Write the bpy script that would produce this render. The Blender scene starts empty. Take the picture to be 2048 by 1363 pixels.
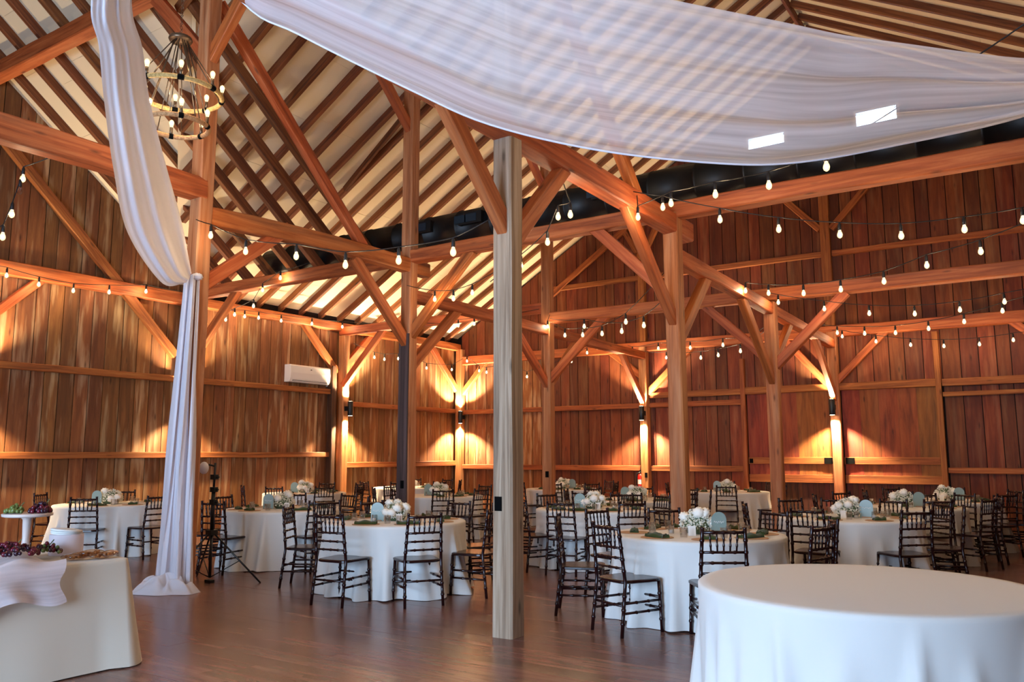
import bpy, math, random
from mathutils import Vector, Matrix, noise
R_ = random.Random(7)
sc = bpy.context.scene
COL = sc.collection

# ------------------------------------------------------------------ camera
def set_camera():
    f, pitch, yaw, roll, h = 1636.66, math.radians(7.85), math.radians(33.548), math.radians(-0.147), 1.52
    fwd = Vector((-math.sin(yaw) * math.cos(pitch), math.cos(yaw) * math.cos(pitch), math.sin(pitch)))
    right = Vector((math.cos(yaw), math.sin(yaw), 0))
    up = right.cross(fwd)
    r2 = right * math.cos(roll) + up * math.sin(roll)
    u2 = up * math.cos(roll) - right * math.sin(roll)
    cd = bpy.data.cameras.new('camera'); cd.sensor_width = 36; cd.lens = f / 2048 * 36
    cd.clip_start = 0.05; cd.clip_end = 200
    co = bpy.data.objects.new('camera', cd); COL.objects.link(co)
    m = Matrix((r2, u2, -fwd)).transposed().to_4x4(); m.translation = (0, 0, h)
    co.matrix_world = m; sc.camera = co
set_camera()

# ------------------------------------------------------------------ world, daylight, exposure
w = bpy.data.worlds.new('sky'); sc.world = w; w.use_nodes = True
bg = w.node_tree.nodes['Background']; bg.inputs[0].default_value = (0.47, 0.69, 1.0, 1); bg.inputs[1].default_value = 13.5
def portal(name, loc, rot, sx, sy):
    l = bpy.data.lights.new(name, 'AREA'); l.shape = 'RECTANGLE'; l.size = sx; l.size_y = sy
    l.cycles.is_portal = True
    o = bpy.data.objects.new(name, l); COL.objects.link(o); o.location = loc; o.rotation_euler = rot
portal('daylight_doorway', (-4.0, -4.15, 1.75), (math.radians(90), 0, 0), 5.0, 3.5)     # the big open barn doors behind the camera
sc.view_settings.view_transform = 'Standard'; sc.view_settings.look = 'None'
sc.view_settings.gamma = 1.0; sc.view_settings.use_curve_mapping = False
sc.view_settings.exposure = 1.0
sc.cycles.use_denoising = True; sc.cycles.use_adaptive_sampling = True; sc.cycles.adaptive_threshold = .02
sc.cycles.sample_clamp_indirect = 6.0
sc.cycles.max_bounces = 7; sc.cycles.diffuse_bounces = 3; sc.cycles.glossy_bounces = 3; sc.cycles.transparent_max_bounces = 10; sc.cycles.transmission_bounces = 4
WARM = (1.0, 0.72, 0.43)
BULB_GLOW = 640.0

# grid of the timber frame (metres)
L0, L1, L2, L3 = -14.31, -8.48, -3.99, 0.5
R0, R1, R2, R3 = 5.95, 9.82, 14.10, 18.78
EX = 9.2           # right end wall of the barn
def zmain(y): return 4.88 + 0.77 * (R1 - y)
def zwing(x): return 4.76 + 0.58 * ((x - L0) if x < L2 else (2 * L2 - x - L0))
WR = zwing(L2)     # wing ridge height
WX = 2 * L2 - L0   # right eave of the wing
MY = 3.0           # main ridge y
MR = zmain(MY)

# ------------------------------------------------------------------ materials
def nt(name):
    m = bpy.data.materials.new(name); m.use_nodes = True
    t = m.node_tree; b = t.nodes['Principled BSDF']; return m, t, b
def hexc(h):
    v = [int(h[i:i + 2], 16) / 255 for i in (0, 2, 4)]
    return tuple((c / 12.92 if c <= .04045 else ((c + .055) / 1.055) ** 2.4) for c in v) + (1,)
def plain(name, col, rough=.6, metal=0, spec=.5, bump=0, bscale=80):
    m, t, b = nt(name)
    b.inputs['Base Color'].default_value = hexc(col) if isinstance(col, str) else col
    b.inputs['Roughness'].default_value = rough; b.inputs['Metallic'].default_value = metal
    b.inputs['Specular IOR Level'].default_value = spec
    if bump:
        n = t.nodes.new('ShaderNodeTexNoise'); n.inputs['Scale'].default_value = bscale; n.inputs['Detail'].default_value = 3
        tc = t.nodes.new('ShaderNodeTexCoord'); t.links.new(tc.outputs['Object'], n.inputs['Vector'])
        bp = t.nodes.new('ShaderNodeBump'); bp.inputs['Strength'].default_value = bump; bp.inputs['Distance'].default_value = .01
        t.links.new(n.outputs['Fac'], bp.inputs['Height']); t.links.new(bp.outputs['Normal'], b.inputs['Normal'])
    return m
def wood(name, dark, mid, light, gx=.7, gy=16, stain=0.0, staincol='cfa87c', rough=.75, var=.35, bump=.25, huev=.02, knots=True, soft=0):
    """grain runs along each piece's own X axis; every piece shifts grain and tone"""
    m, t, b = nt(name); N = t.nodes.new; K = t.links.new
    tc = N('ShaderNodeTexCoord'); oi = N('ShaderNodeObjectInfo')
    mu = N('ShaderNodeMath'); mu.operation = 'MULTIPLY'; mu.inputs[1].default_value = 57.3; K(oi.outputs['Random'], mu.inputs[0])
    ad = N('ShaderNodeVectorMath'); ad.operation = 'ADD'; K(tc.outputs['Object'], ad.inputs[0]); K(mu.outputs[0], ad.inputs[1])
    mp = N('ShaderNodeMapping'); mp.inputs['Scale'].default_value = (gx, gy, gy); K(ad.outputs[0], mp.inputs['Vector'])
    n1 = N('ShaderNodeTexNoise'); n1.inputs['Scale'].default_value = 1.6; n1.inputs['Detail'].default_value = 7; n1.inputs['Roughness'].default_value = .62; n1.inputs['Distortion'].default_value = .6
    K(mp.outputs[0], n1.inputs['Vector'])
    cr = N('ShaderNodeValToRGB'); e = cr.color_ramp.elements
    e[0].position = .3 - soft; e[0].color = hexc(dark); e[1].position = .72 + soft; e[1].color = hexc(light)
    k = cr.color_ramp.elements.new(.5); k.color = hexc(mid); K(n1.outputs['Fac'], cr.inputs[0])
    col = cr.outputs[0]
    if stain:
        mp2 = N('ShaderNodeMapping'); mp2.inputs['Scale'].default_value = (.55, 5, 5); K(ad.outputs[0], mp2.inputs['Vector'])
        n2 = N('ShaderNodeTexNoise'); n2.inputs['Scale'].default_value = 1.5; n2.inputs['Detail'].default_value = 4; K(mp2.outputs[0], n2.inputs['Vector'])
        r2 = N('ShaderNodeValToRGB'); r2.color_ramp.elements[0].position = .52; r2.color_ramp.elements[1].position = .7
        K(n2.outputs['Fac'], r2.inputs[0])
        sm = N('ShaderNodeMath'); sm.operation = 'MULTIPLY'; sm.inputs[1].default_value = stain; K(r2.outputs[0], sm.inputs[0])
        mx = N('ShaderNodeMixRGB'); mx.inputs[2].default_value = hexc(staincol); K(sm.outputs[0], mx.inputs[0]); K(col, mx.inputs[1]); col = mx.outputs[0]
    hs = N('ShaderNodeHueSaturation')
    mr = N('ShaderNodeMapRange'); mr.inputs[3].default_value = 1 - var; mr.inputs[4].default_value = 1 + var; K(oi.outputs['Random'], mr.inputs[0]); K(mr.outputs[0], hs.inputs['Value'])
    m2 = N('ShaderNodeMath'); m2.operation = 'FRACT'; K(mu.outputs[0], m2.inputs[0])
    mr2 = N('ShaderNodeMapRange'); mr2.inputs[3].default_value = .5 - huev; mr2.inputs[4].default_value = .5 + huev; K(m2.outputs[0], mr2.inputs[0]); K(mr2.outputs[0], hs.inputs['Hue'])
    K(col, hs.inputs['Color']); out = hs.outputs[0]
    if knots:
        mp3 = N('ShaderNodeMapping'); mp3.inputs['Scale'].default_value = (1.1, 4.0, 4.0); K(ad.outputs[0], mp3.inputs['Vector'])
        vo = N('ShaderNodeTexVoronoi'); vo.inputs['Scale'].default_value = 1.3; K(mp3.outputs[0], vo.inputs['Vector'])
        r3 = N('ShaderNodeValToRGB'); r3.color_ramp.elements[0].position = .04; r3.color_ramp.elements[0].color = (.25, .25, .25, 1); r3.color_ramp.elements[1].position = .13
        K(vo.outputs['Distance'], r3.inputs[0])
        mm = N('ShaderNodeMixRGB'); mm.blend_type = 'MULTIPLY'; mm.inputs[0].default_value = .8; K(out, mm.inputs[1]); K(r3.outputs[0], mm.inputs[2]); out = mm.outputs[0]
    K(out, b.inputs['Base Color']); b.inputs['Roughness'].default_value = rough
    bp = N('ShaderNodeBump'); bp.inputs['Strength'].default_value = bump; bp.inputs['Distance'].default_value = .012
    K(n1.outputs['Fac'], bp.inputs['Height']); K(bp.outputs['Normal'], b.inputs['Normal'])
    return m
def emit(name, col, s):
    m, t, b = nt(name); b.inputs['Base Color'].default_value = (1, .9, .75, 1)
    b.inputs['Emission Color'].default_value = tuple(col) + (1,); b.inputs['Emission Strength'].default_value = s
    return m
def glow_glass(name, col, s):
    m, t, b = nt(name); N = t.nodes.new; K = t.links.new
    e = N('ShaderNodeEmission'); e.inputs[0].default_value = tuple(col) + (1,); e.inputs[1].default_value = s
    tp = N('ShaderNodeBsdfTransparent'); mx = N('ShaderNodeMixShader'); mx.inputs[0].default_value = .5
    K(tp.outputs[0], mx.inputs[1]); K(e.outputs[0], mx.inputs[2]); K(mx.outputs[0], t.nodes['Material Output'].inputs['Surface'])
    m.cycles.emission_sampling = 'NONE'; return m
def fabric(name, col, sheer=0.0, transl=.25, weave=500, bump=.08):
    m, t, b = nt(name); N = t.nodes.new; K = t.links.new
    b.inputs['Base Color'].default_value = hexc(col); b.inputs['Roughness'].default_value = .9; b.inputs['Specular IOR Level'].default_value = .15
    b.inputs['Sheen Weight'].default_value = .15
    tc = N('ShaderNodeTexCoord'); n = N('ShaderNodeTexNoise'); n.inputs['Scale'].default_value = weave; n.inputs['Detail'].default_value = 2; K(tc.outputs['Object'], n.inputs['Vector'])
    n2 = N('ShaderNodeTexNoise'); n2.inputs['Scale'].default_value = 9; n2.inputs['Detail'].default_value = 4; K(tc.outputs['Object'], n2.inputs['Vector'])
    a = N('ShaderNodeMath'); a.operation = 'MULTIPLY_ADD'; a.inputs[1].default_value = 2.2; K(n2.outputs['Fac'], a.inputs[0]); K(n.outputs['Fac'], a.inputs[2])
    bp = N('ShaderNodeBump'); bp.inputs['Strength'].default_value = bump; bp.inputs['Distance'].default_value = .01; K(a.outputs[0], bp.inputs['Height']); K(bp.outputs['Normal'], b.inputs['Normal'])
    o = t.nodes['Material Output']; last = b.outputs[0]
    if transl:
        tr = N('ShaderNodeBsdfTranslucent'); tr.inputs[0].default_value = hexc(col); mx = N('ShaderNodeMixShader'); mx.inputs[0].default_value = transl
        K(last, mx.inputs[1]); K(tr.outputs[0], mx.inputs[2]); last = mx.outputs[0]
    if sheer:
        tp = N('ShaderNodeBsdfTransparent'); mx = N('ShaderNodeMixShader')
        ms = N('ShaderNodeMapping'); ms.inputs['Scale'].default_value = (1, 1, 1); K(tc.outputs['UV'], ms.inputs['Vector'])
        ms.inputs['Scale'].default_value = (3, 26, 1)
        n3 = N('ShaderNodeTexNoise'); n3.inputs['Scale'].default_value = 1; n3.inputs['Detail'].default_value = 5; K(ms.outputs[0], n3.inputs['Vector'])
        mr = N('ShaderNodeMapRange'); mr.inputs[1].default_value = .3; mr.inputs[2].default_value = .7; mr.inputs[3].default_value = sheer - .16; mr.inputs[4].default_value = sheer + .16; K(n3.outputs['Fac'], mr.inputs[0])
        K(mr.outputs[0], mx.inputs[0]); K(last, mx.inputs[1]); K(tp.outputs[0], mx.inputs[2]); last = mx.outputs[0]
    K(last, o.inputs['Surface']); return m
def glass(name, col=(1, 1, 1, 1), rough=.02):
    m, t, b = nt(name); N = t.nodes.new; K = t.links.new
    g = N('ShaderNodeBsdfGlossy'); g.inputs['Roughness'].default_value = rough
    tp = N('ShaderNodeBsdfTransparent'); tp.inputs[0].default_value = (col[0] * .93, col[1] * .93, col[2] * .93, 1)
    fr = N('ShaderNodeLayerWeight'); fr.inputs[0].default_value = .25
    mx = N('ShaderNodeMixShader'); K(fr.outputs['Facing'], mx.inputs[0]); K(tp.outputs[0], mx.inputs[1]); K(g.outputs[0], mx.inputs[2])
    K(mx.outputs[0], t.nodes['Material Output'].inputs['Surface']); return m

M = dict(
    board_l=wood('plank_wall_wood', '552f16', '7f4c25', 'a06c3a', stain=.62, staincol='cdad82', var=.3, gy=7, huev=.007, soft=.12),
    board_r=wood('red_plank_wood', '4a1f0d', '6d3113', '88461e', stain=.32, staincol='a1714a', var=.28, gy=7, huev=.007, soft=.12),
    beam=wood('timber_wood', '78330f', 'ab5523', 'c9743f', gx=.5, gy=9, var=.12, rough=.65, stain=.2, staincol='c48f60', huev=.006),
    post=wood('post_wood', '784020', 'ac683c', 'c58a5c', gx=.4, gy=9, var=.1, rough=.7, stain=.3, staincol='bd9a78', huev=.006),
    pale=wood('weathered_post_wood', '6d5544', 'a0866e', 'c4ae98', gx=.3, gy=11, var=.03, rough=.85, stain=.35, staincol='7a5638', huev=.003),
    rafter=wood('rafter_wood', '45200d', '77401c', '955c30', gx=.5, gy=12, var=.16, huev=.006),
    girt=wood('girt_wood', '642d10', '965020', 'b06f38', gx=.5, gy=11, var=.12, huev=.006),
    face_shade=wood('face_shade_wood', '2e211d', '4a3a34', '625049', gx=.3, gy=11, var=.03),  # shade put into the colour, for one side face of a post
    gap=plain('dark_wall_gap', '1a0b05', .95),
    ply=wood('sliding_door_panel_wood', '5a2710', '85401a', '9c5526', gx=.6, gy=5, var=.08, stain=.2, staincol='a06a40'),
    bead=wood('beadboard_wood', '2a1108', '4b2110', '5e2f18', var=.15),
    floor=wood('floor_wood', '4a302a', '754f45', '94705f', gx=.7, gy=6, var=.15, rough=.27, bump=.012, soft=.14, huev=.006, knots=False),
    panel=plain('white_ceiling_panel', 'e6d3b4', .85, bump=.1, bscale=30),
    deck=plain('roof_deck', 'c9b9a2', .9),
    black=plain('black_metal', '0d0d0e', .42), blackm=plain('matte_black', '060606', .9, 0, .1),
    duct=plain('black_duct', '08090a', .5, 0, .35), ductgrey=plain('register_metal', '2a3a48', .35, .6),
    white=plain('white_plastic', 'e8e3da', .35), whitec=plain('white_card', 'f2efe9', .6),
    chair=plain('mahogany_lacquer', '220a0b', .22, 0, .45, bump=.05, bscale=60),
    cloth=fabric('linen_tablecloth', 'e9e5df', 0, .12), cloth_b=fabric('beige_tablecloth', 'ddd2c0', 0, .08),
    drape=fabric('white_voile', 'f3f0f7', 0, .35, 300, .05), sheer=fabric('sheer_voile', 'fdfaff', .34, .5, 300, .03),
    chiffon=fabric('blush_chiffon', 'efe3e6', .1, .35), napkin=fabric('olive_velvet_napkin', '39441f', 0, 0, 200, .2),
    charger=plain('paper_placemat', 'b08a68', .8), glass=glass('clear_glass'), pane=glass('window_pane'),
    rose=plain('white_rose_petal', 'f6efe2', .6), gyp=plain('gypsophila_blossom', 'e9e6d6', .7), gleaf=plain('dark_leaf', '5c6a48', .7),
    sign=plain('sage_acrylic', '8ea29c', .35), ink=plain('white_ink', 'f4f4f2', .5),
    red=plain('extinguisher_red', 'b3130f', .3), rope=wood('jute_rope', '8a6a3e', 'c09a62', 'dab981', gx=30, gy=30, var=.02, rough=.9, knots=False),
    bronze=plain('bronze_metal', '6b5a4a', .35, .8), grape=plain('red_grape', '5b0f22', .25), grape_g=plain('green_grape', '5f6b35', .3), grape_d=plain('dark_grape', '2d1020', .25),
    bag=glass('snack_bag_film', (.9, .75, .6, 1), .12), nuts=plain('toasted_nuts', 'a86f3a', .6), ceramic=plain('cake_stand_ceramic', 'cbb9b0', .4),
    bulb=glow_glass('warm_bulb_glass', (1, .7, .34), 1.5), core=emit('glowing_filament', WARM, BULB_GLOW), core_dim=emit('candle_filament', WARM, BULB_GLOW * .45), core_near=emit('bright_candle_filament', WARM, BULB_GLOW * 2.6), deadbulb=glass('unlit_bulb_glass'), lens=emit('sconce_lens', (1, .8, .5), 25), globe=plain('white_globe', 'e4e0ea', .4),
    cable=plain('black_cable', '120c0a', .6), chrome=plain('chrome_metal', 'b8b4ae', .25, 1.0), grey=plain('vent_grey', '5d5a55', .5),
    back=wood('barn_siding_wood', '4a2610', '7a4a24', '95622f', var=.1),
)

# ------------------------------------------------------------------ mesh helpers
def mesh(name, v, f, mat, smooth=False, uv=None):
    me = bpy.data.meshes.new(name); me.from_pydata(v, [], f); me.materials.append(M[mat] if isinstance(mat, str) else mat)
    if smooth: me.polygons.foreach_set('use_smooth', [True] * len(me.polygons))
    if uv:
        ul = me.uv_layers.new(name='UVMap')
        for lp in me.loops: ul.data[lp.index].uv = uv[lp.vertex_index]
    me.update(); return me
def link(name, me, parent=None, mw=None):
    o = bpy.data.objects.new(name, me); COL.objects.link(o)
    if parent: o.parent = parent
    if mw is not None: o.matrix_basis = mw
    return o
def tag(o, label, cat, group=None, kind=None):
    o['label'] = label; o['category'] = cat
    if group: o['group'] = group
    if kind: o['kind'] = kind
    return o
def empty(name, loc=(0, 0, 0), rz=0):
    o = bpy.data.objects.new(name, None); COL.objects.link(o); o.location = loc; o.rotation_euler = (0, 0, rz); return o
def boxv(x0, x1, y0, y1, z0, z1):
    return [(x0, y0, z0), (x1, y0, z0), (x1, y1, z0), (x0, y1, z0), (x0, y0, z1), (x1, y0, z1), (x1, y1, z1), (x0, y1, z1)]
BF = [(0, 3, 2, 1), (4, 5, 6, 7), (0, 1, 5, 4), (1, 2, 6, 5), (2, 3, 7, 6), (3, 0, 4, 7)]
class MB:
    def __init__(s): s.v = []; s.f = []
    def add(s, v, f, mw=None):
        n = len(s.v)
        s.v += [tuple(mw @ Vector(p)) for p in v] if mw is not None else list(v)
        s.f += [tuple(i + n for i in q) for q in f]; return s
    def box(s, x0, x1, y0, y1, z0, z1, mw=None): return s.add(boxv(x0, x1, y0, y1, z0, z1), BF, mw)
    def tube(s, pts, rad, n=8, cap=True):
        pts = [Vector(p) for p in pts]; k0 = len(s.v); m = len(pts)
        prev = None
        for i, p in enumerate(pts):
            d = (pts[min(i + 1, m - 1)] - pts[max(i - 1, 0)]).normalized()
            if prev is None:
                a = Vector((0, 0, 1)) if abs(d.z) < .9 else Vector((1, 0, 0))
                u = d.cross(a).normalized()
            else: u = (prev - d * prev.dot(d)).normalized()
            prev = u; w_ = d.cross(u); r = rad[i] if isinstance(rad, (list, tuple)) else rad
            for j in range(n):
                a = 2 * math.pi * j / n; s.v.append(tuple(p + (u * math.cos(a) + w_ * math.sin(a)) * r))
        for i in range(m - 1):
            for j in range(n):
                a = k0 + i * n + j; b = k0 + i * n + (j + 1) % n; s.f.append((a, b, b + n, a + n))
        if cap: s.f.append(tuple(k0 + j for j in reversed(range(n)))); s.f.append(tuple(k0 + (m - 1) * n + j for j in range(n)))
        return s
    def lathe(s, prof, n=16, mw=None, cap=True):
        v = []; f = []
        for r, z in prof:
            for j in range(n): a = 2 * math.pi * j / n; v.append((r * math.cos(a), r * math.sin(a), z))
        for i in range(len(prof) - 1):
            for j in range(n): a = i * n + j; b = i * n + (j + 1) % n; f.append((a, b, b + n, a + n))
        if cap: f.append(tuple(reversed(range(n)))); f.append(tuple((len(prof) - 1) * n + j for j in range(n)))
        return s.add(v, f, mw)
    def ball(s, c, r, n=10, m=7, sq=(1, 1, 1), fn=None):
        v = []; f = []
        for i in range(1, m):
            t = math.pi * i / m
            for j in range(n):
                a = 2 * math.pi * j / n; k = fn(t, a) if fn else 1
                v.append((c[0] + r * sq[0] * k * math.sin(t) * math.cos(a), c[1] + r * sq[1] * k * math.sin(t) * math.sin(a), c[2] + r * sq[2] * k * math.cos(t)))
        top = len(v); v.append((c[0], c[1], c[2] + r * sq[2])); v.append((c[0], c[1], c[2] - r * sq[2]))
        for i in range(m - 2):
            for j in range(n): a = i * n + j; b = i * n + (j + 1) % n; f.append((a, a + n, b + n, b))
        for j in range(n):
            f.append((top, j, (j + 1) % n)); k = (m - 2) * n; f.append((top + 1, k + (j + 1) % n, k + j))
        return s.add(v, f)
    def me(s, name, mat, smooth=False): return mesh(name, s.v, s.f, mat, smooth)
    def build(s, name, mat, parent=None, smooth=False, mw=None): return link(name, s.me(name, mat, smooth), parent, mw)

def timber(name, p0, p1, w_, h, mat, parent=None, up=(0, 0, 1), wob=.006, seg=None, bow=0):
    """hewn timber from p0 to p1 (axis ends), local X along its length; arrises slightly uneven, corners chamfered"""
    p0 = Vector(p0); p1 = Vector(p1); d = p1 - p0; L = d.length; x = d.normalized()
    up = Vector(up)
    if abs(x.dot(up)) > .95: up = Vector((0, 1, 0))
    y = up.cross(x).normalized(); z = x.cross(y)
    n = seg or max(2, int(L / .7)); v = []; f = []; c = min(w_, h) * .08
    for i in range(n + 1):
        X = L * i / n; b = bow * math.sin(math.pi * i / n)
        for (a, e) in ((-1, -1), (1, -1), (1, 1), (-1, 1)):
            j = lambda: (R_.random() - .5) * 2 * wob
            yy = a * w_ / 2 + j(); zz = e * h / 2 + j() + b
            if a * e > 0: v += [(X, yy, zz - e * c), (X, yy - a * c, zz)] if a * e > 0 and a < 0 or a > 0 and e > 0 else []
            else: v += [(X, yy - a * c, zz), (X, yy, zz - e * c)]
    k = 8
    for i in range(n):
        for j in range(k): a = i * k + j; b = i * k + (j + 1) % k; f.append((a, b, b + k, a + k))
    f.append(tuple(reversed(range(k)))); f.append(tuple(n * k + j for j in range(k)))
    mw = Matrix((x, y, z)).transposed().to_4x4(); mw.translation = p0
    o = link(name, mesh(name, v, f, mat), None, None)
    if parent:
        o.parent = parent; o.matrix_basis = mw
    else: o.matrix_basis = mw
    TMW[0] = mw
    return o
TMW = [None]
# a box board standing upright against a wall: local X = world up
def board(name, axis, a0, a1, back, z0, zt0, zt1, th, mat, parent):
    """axis 'x': board lies in a plane of constant y=back, spanning x a0..a1 (faces -y); axis 'y': plane x=back spanning y (faces +x)"""
    w_ = a1 - a0; j = R_.uniform(0, .006)
    v = [(0, 0, 0), (0, w_, 0), (0, w_, th), (0, 0, th), (zt0 - z0, 0, 0), (zt1 - z0, w_, 0), (zt1 - z0, w_, th), (zt0 - z0, 0, th)]
    f = [(0, 1, 2, 3), (7, 6, 5, 4), (0, 4, 5, 1), (1, 5, 6, 2), (2, 6, 7, 3), (3, 7, 4, 0)]
    if axis == 'x': mw = Matrix(((0, 1, 0, a0), (0, 0, -1, back - j), (1, 0, 0, z0), (0, 0, 0, 1)))
    else: mw = Matrix(((0, 0, 1, back + j), (0, 1, 0, a0), (1, 0, 0, z0), (0, 0, 0, 1)))
    o = link(name, mesh(name, v, f, mat), parent); o.matrix_basis = mw; return o
def struct(name, mb, mat, **k): o = mb.build(name, mat); o['kind'] = 'structure'; return o

# ------------------------------------------------------------------ floor
cam = sc.camera; ci = cam.matrix_world.inverted(); FPX = 1636.66
def px(p):
    q = ci @ Vector(p)
    if q.z > -.1: return None
    return (1024 + FPX * q.x / -q.z, 681.5 - FPX * q.y / -q.z, -q.z)
fl = struct('floor', MB().box(L0 - .3, EX + .3, -4.4, R3 + .3, -.25, -.022), 'floor')
PW = .19; planks = []
y = -4.2; row = 0
while y < R3:
    x = L0 - R_.uniform(0, 2.0)
    while x < EX:
        Lp = R_.choice((1.5, 1.9, 2.3)); x1 = min(x + Lp, EX)
        if x1 > L0: planks.append((max(x, L0), x1, y, y + PW))
        x += Lp
    y += PW; row += 1
scored = []
for i, (x0, x1, y0, y1) in enumerate(planks):
    q = px(((x0 + x1) / 2, (y0 + y1) / 2, 0)); ins = q and -200 < q[0] < 2248 and 850 < q[1] < 1480
    scored.append((q[2] if ins else 1e3 + i, i))
scored.sort(); near = set(i for _, i in scored[:300]); rest = MB(); pmesh = {}
for i, (x0, x1, y0, y1) in enumerate(planks):
    g = .0012
    if i in near:
        L = round(x1 - x0, 3)
        if L not in pmesh: pmesh[L] = MB().box(0, L - g, 0, PW - g, -.02, 0).me('plank', 'floor')
        o = link('plank', pmesh[L], fl); o.location = (x0, y0, R_.uniform(-.0006, .0006))
    else: rest.box(x0, x1 - g, y0, y1 - g, -.02, R_.uniform(-.0006, .0006))
o = rest.build('plank_field', 'floor', fl); o['kind'] = 'stuff'

# ------------------------------------------------------------------ walls
# left wall (x = L0): outer skin, boards, girts
wl = MB()
prof = [(-4.2, -.25), (R3 + .15, -.25), (R3 + .15, 5.0), (R1, zmain(R1) + .3), (MY, MR + .3), (-4.2, zmain(R1))]
n = len(prof)
wl.add([(L0 - .17, y, z) for y, z in prof] + [(L0 - .13, y, z) for y, z in prof],
       [tuple(range(n)), tuple(reversed(range(n, 2 * n)))] + [(i, i + n, (i + 1) % n + n, (i + 1) % n) for i in range(n)])
wall_left = struct('wall_left', wl, 'gap')
y = 3.6
while y < R3 - .05:
    wd = R_.uniform(.22, .33); y1 = min(y + wd, R3)
    board('wall_board', 'y', y + .006, y1 - .008, L0 - .13, 0, 4.55, 4.55, .025, 'board_l', wall_left)
    y = y1
y = 3.6
while y < R1 + .05:
    wd = R_.uniform(.2, .3); y1 = min(y + wd, R1 + .08)
    lo = 4.5 + R_.uniform(-.06, .06)
    board('gable_board', 'y', y + .006, y1 - .008, L0 - .105, lo, zmain(y) + .2, zmain(y1) + .2, .025, 'board_l', wall_left)
    y = y1
for (y0, y1, z0, z1) in ((3.6, 13.9, 2.93, 3.05), (3.6, 13.9, 1.46, 1.57), (14.2, R3, 2.67, 2.79), (14.2, R3, 1.2, 1.33)):
    timber('girt', (L0 - .02, y0, (z0 + z1) / 2), (L0 - .02, y1, (z0 + z1) / 2), .12, z1 - z0, 'girt', wall_left)
timber('gable_strut', (L0 - .0, 5.4, 7.55), (L0 - .0, 9.62, 3.45), .12, .17, 'girt', wall_left)
timber('knee_brace', (L0, 6.98, 4.48), (L0, 5.9, 3.42), .12, .15, 'beam', wall_left)
timber('knee_brace', (L0, 12.84, 4.56), (L0, 13.95, 3.47), .12, .15, 'beam', wall_left)
timber('knee_brace', (L0, 15.25, 4.6), (L0, 14.2, 3.6), .12, .15, 'beam', wall_left)
timber('knee_brace', (L0, 17.5, 4.5), (L0, 18.7, 3.32), .12, .15, 'beam', wall_left)
timber('wall_stud', (L0 + .02, 13.82, 0), (L0 + .02, 13.82, 3.6), .16, .14, 'bead', wall_left)

# far wall (y = R3): gable of the wing, two small windows high up
WIN = [(-5.65, -4.82, 8.56, 8.97), (-3.22, -2.4, 8.6, 9.04)]
wf = MB()
def colpoly(x0, x1, z0, zt):
    a = [(x0, R3 + .17, z0), (x1, R3 + .17, z0), (x1, R3 + .17, zt(x1)), (x0, R3 + .17, zt(x0))]
    b = [(p[0], R3 + .13, p[2]) for p in a]
    wf.add(a + b, [(0, 1, 2, 3), (7, 6, 5, 4), (0, 4, 5, 1), (1, 5, 6, 2), (2, 6, 7, 3), (3, 7, 4, 0)])
xs = [L0 - .2, WIN[0][0], WIN[0][1], L2, WIN[1][0], WIN[1][1], WX + .2]
top = lambda x: zwing(x) + .25
for a, b in zip(xs, xs[1:]):
    win = next((q for q in WIN if q[0] == a), None)
    if win: colpoly(a, b, -.25, lambda x: win[2]); colpoly(a, b, win[3], top)
    else: colpoly(a, b, -.25, top)
wall_far = struct('wall_far', wf, 'gap')
x = L0
DOOR = (-6.0, -2.0)
while x < 2.6:
    wd = R_.uniform(.24, .36); x1 = x + wd
    if x1 < DOOR[0] or x > DOOR[1]: board('wall_board', 'x', x + .007, x1 - .009, R3 + .13, 0, 4.3, 4.3, .025, 'board_r' if x > -11.5 else 'board_l', wall_far)
    else: board('wall_board', 'x', x + .007, x1 - .009, R3 + .13, 2.95, 4.3, 4.3, .025, 'board_r', wall_far)
    x = x1
x = L0 + .05
while x < 3.0:
    wd = R_.uniform(.24, .34); x1 = x + wd
    segs = [(4.2, None)]
    for (a, b, z0, z1) in WIN:
        if x1 > a and x < b: segs = [(4.2, z0), (z1, None)]
    for z0, zt in segs:
        board('gable_board', 'x', x + .007, x1 - .009, R3 + .105, z0, zt or zwing(x) + .12, zt or zwing(x1) + .12, .025, 'board_r', wall_far)
    x = x1
for i, (a, b, z0, z1) in enumerate(WIN):
    fr = MB()
    for q in ((a - .06, b + .06, z0 - .06, z0), (a - .06, b + .06, z1, z1 + .06), (a - .06, a, z0, z1), (b, b + .06, z0, z1)):
        fr.box(q[0], q[1], R3 + .02, R3 + .15, q[2], q[3])
    wn = struct('window_%d' % (i + 1), fr, 'white')
    MB().box(a, b, R3 + .10, R3 + .106, z0, z1).build('pane', 'pane', wn)
gx = lambda n_, x0, x1, z0, z1, d=.1: timber(n_, (x0, R3 + .03, (z0 + z1) / 2), (x1, R3 + .03, (z0 + z1) / 2), d, z1 - z0, 'girt', wall_far)
gx('girt', L0, L1 - .1, 2.64, 2.76); gx('girt', L1 + .1, -6.05, 2.64, 2.76); gx('girt', L1 + .1, -6.05, 2.87, 3.01); gx('girt', -6.05, -1.95, 2.87, 3.03, .14)
gx('girt', -1.9, 2.5, 2.87, 3.02); gx('girt', -1.9, 2.5, 2.66, 2.75)
gx('girt', L0, L1 - .1, 1.1, 1.23, .14); gx('girt', L1 + .1, -6.05, 1.1, 1.23); gx('girt', -1.9, 2.5, 1.11, 1.22)
gx('girt', -11.1, L1 - .1, 5.88, 6.0); gx('girt', L1 + .1, L2 - .1, 5.88, 6.0); gx('girt', L2 + .1, 3.0, 5.87, 5.99)
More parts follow.
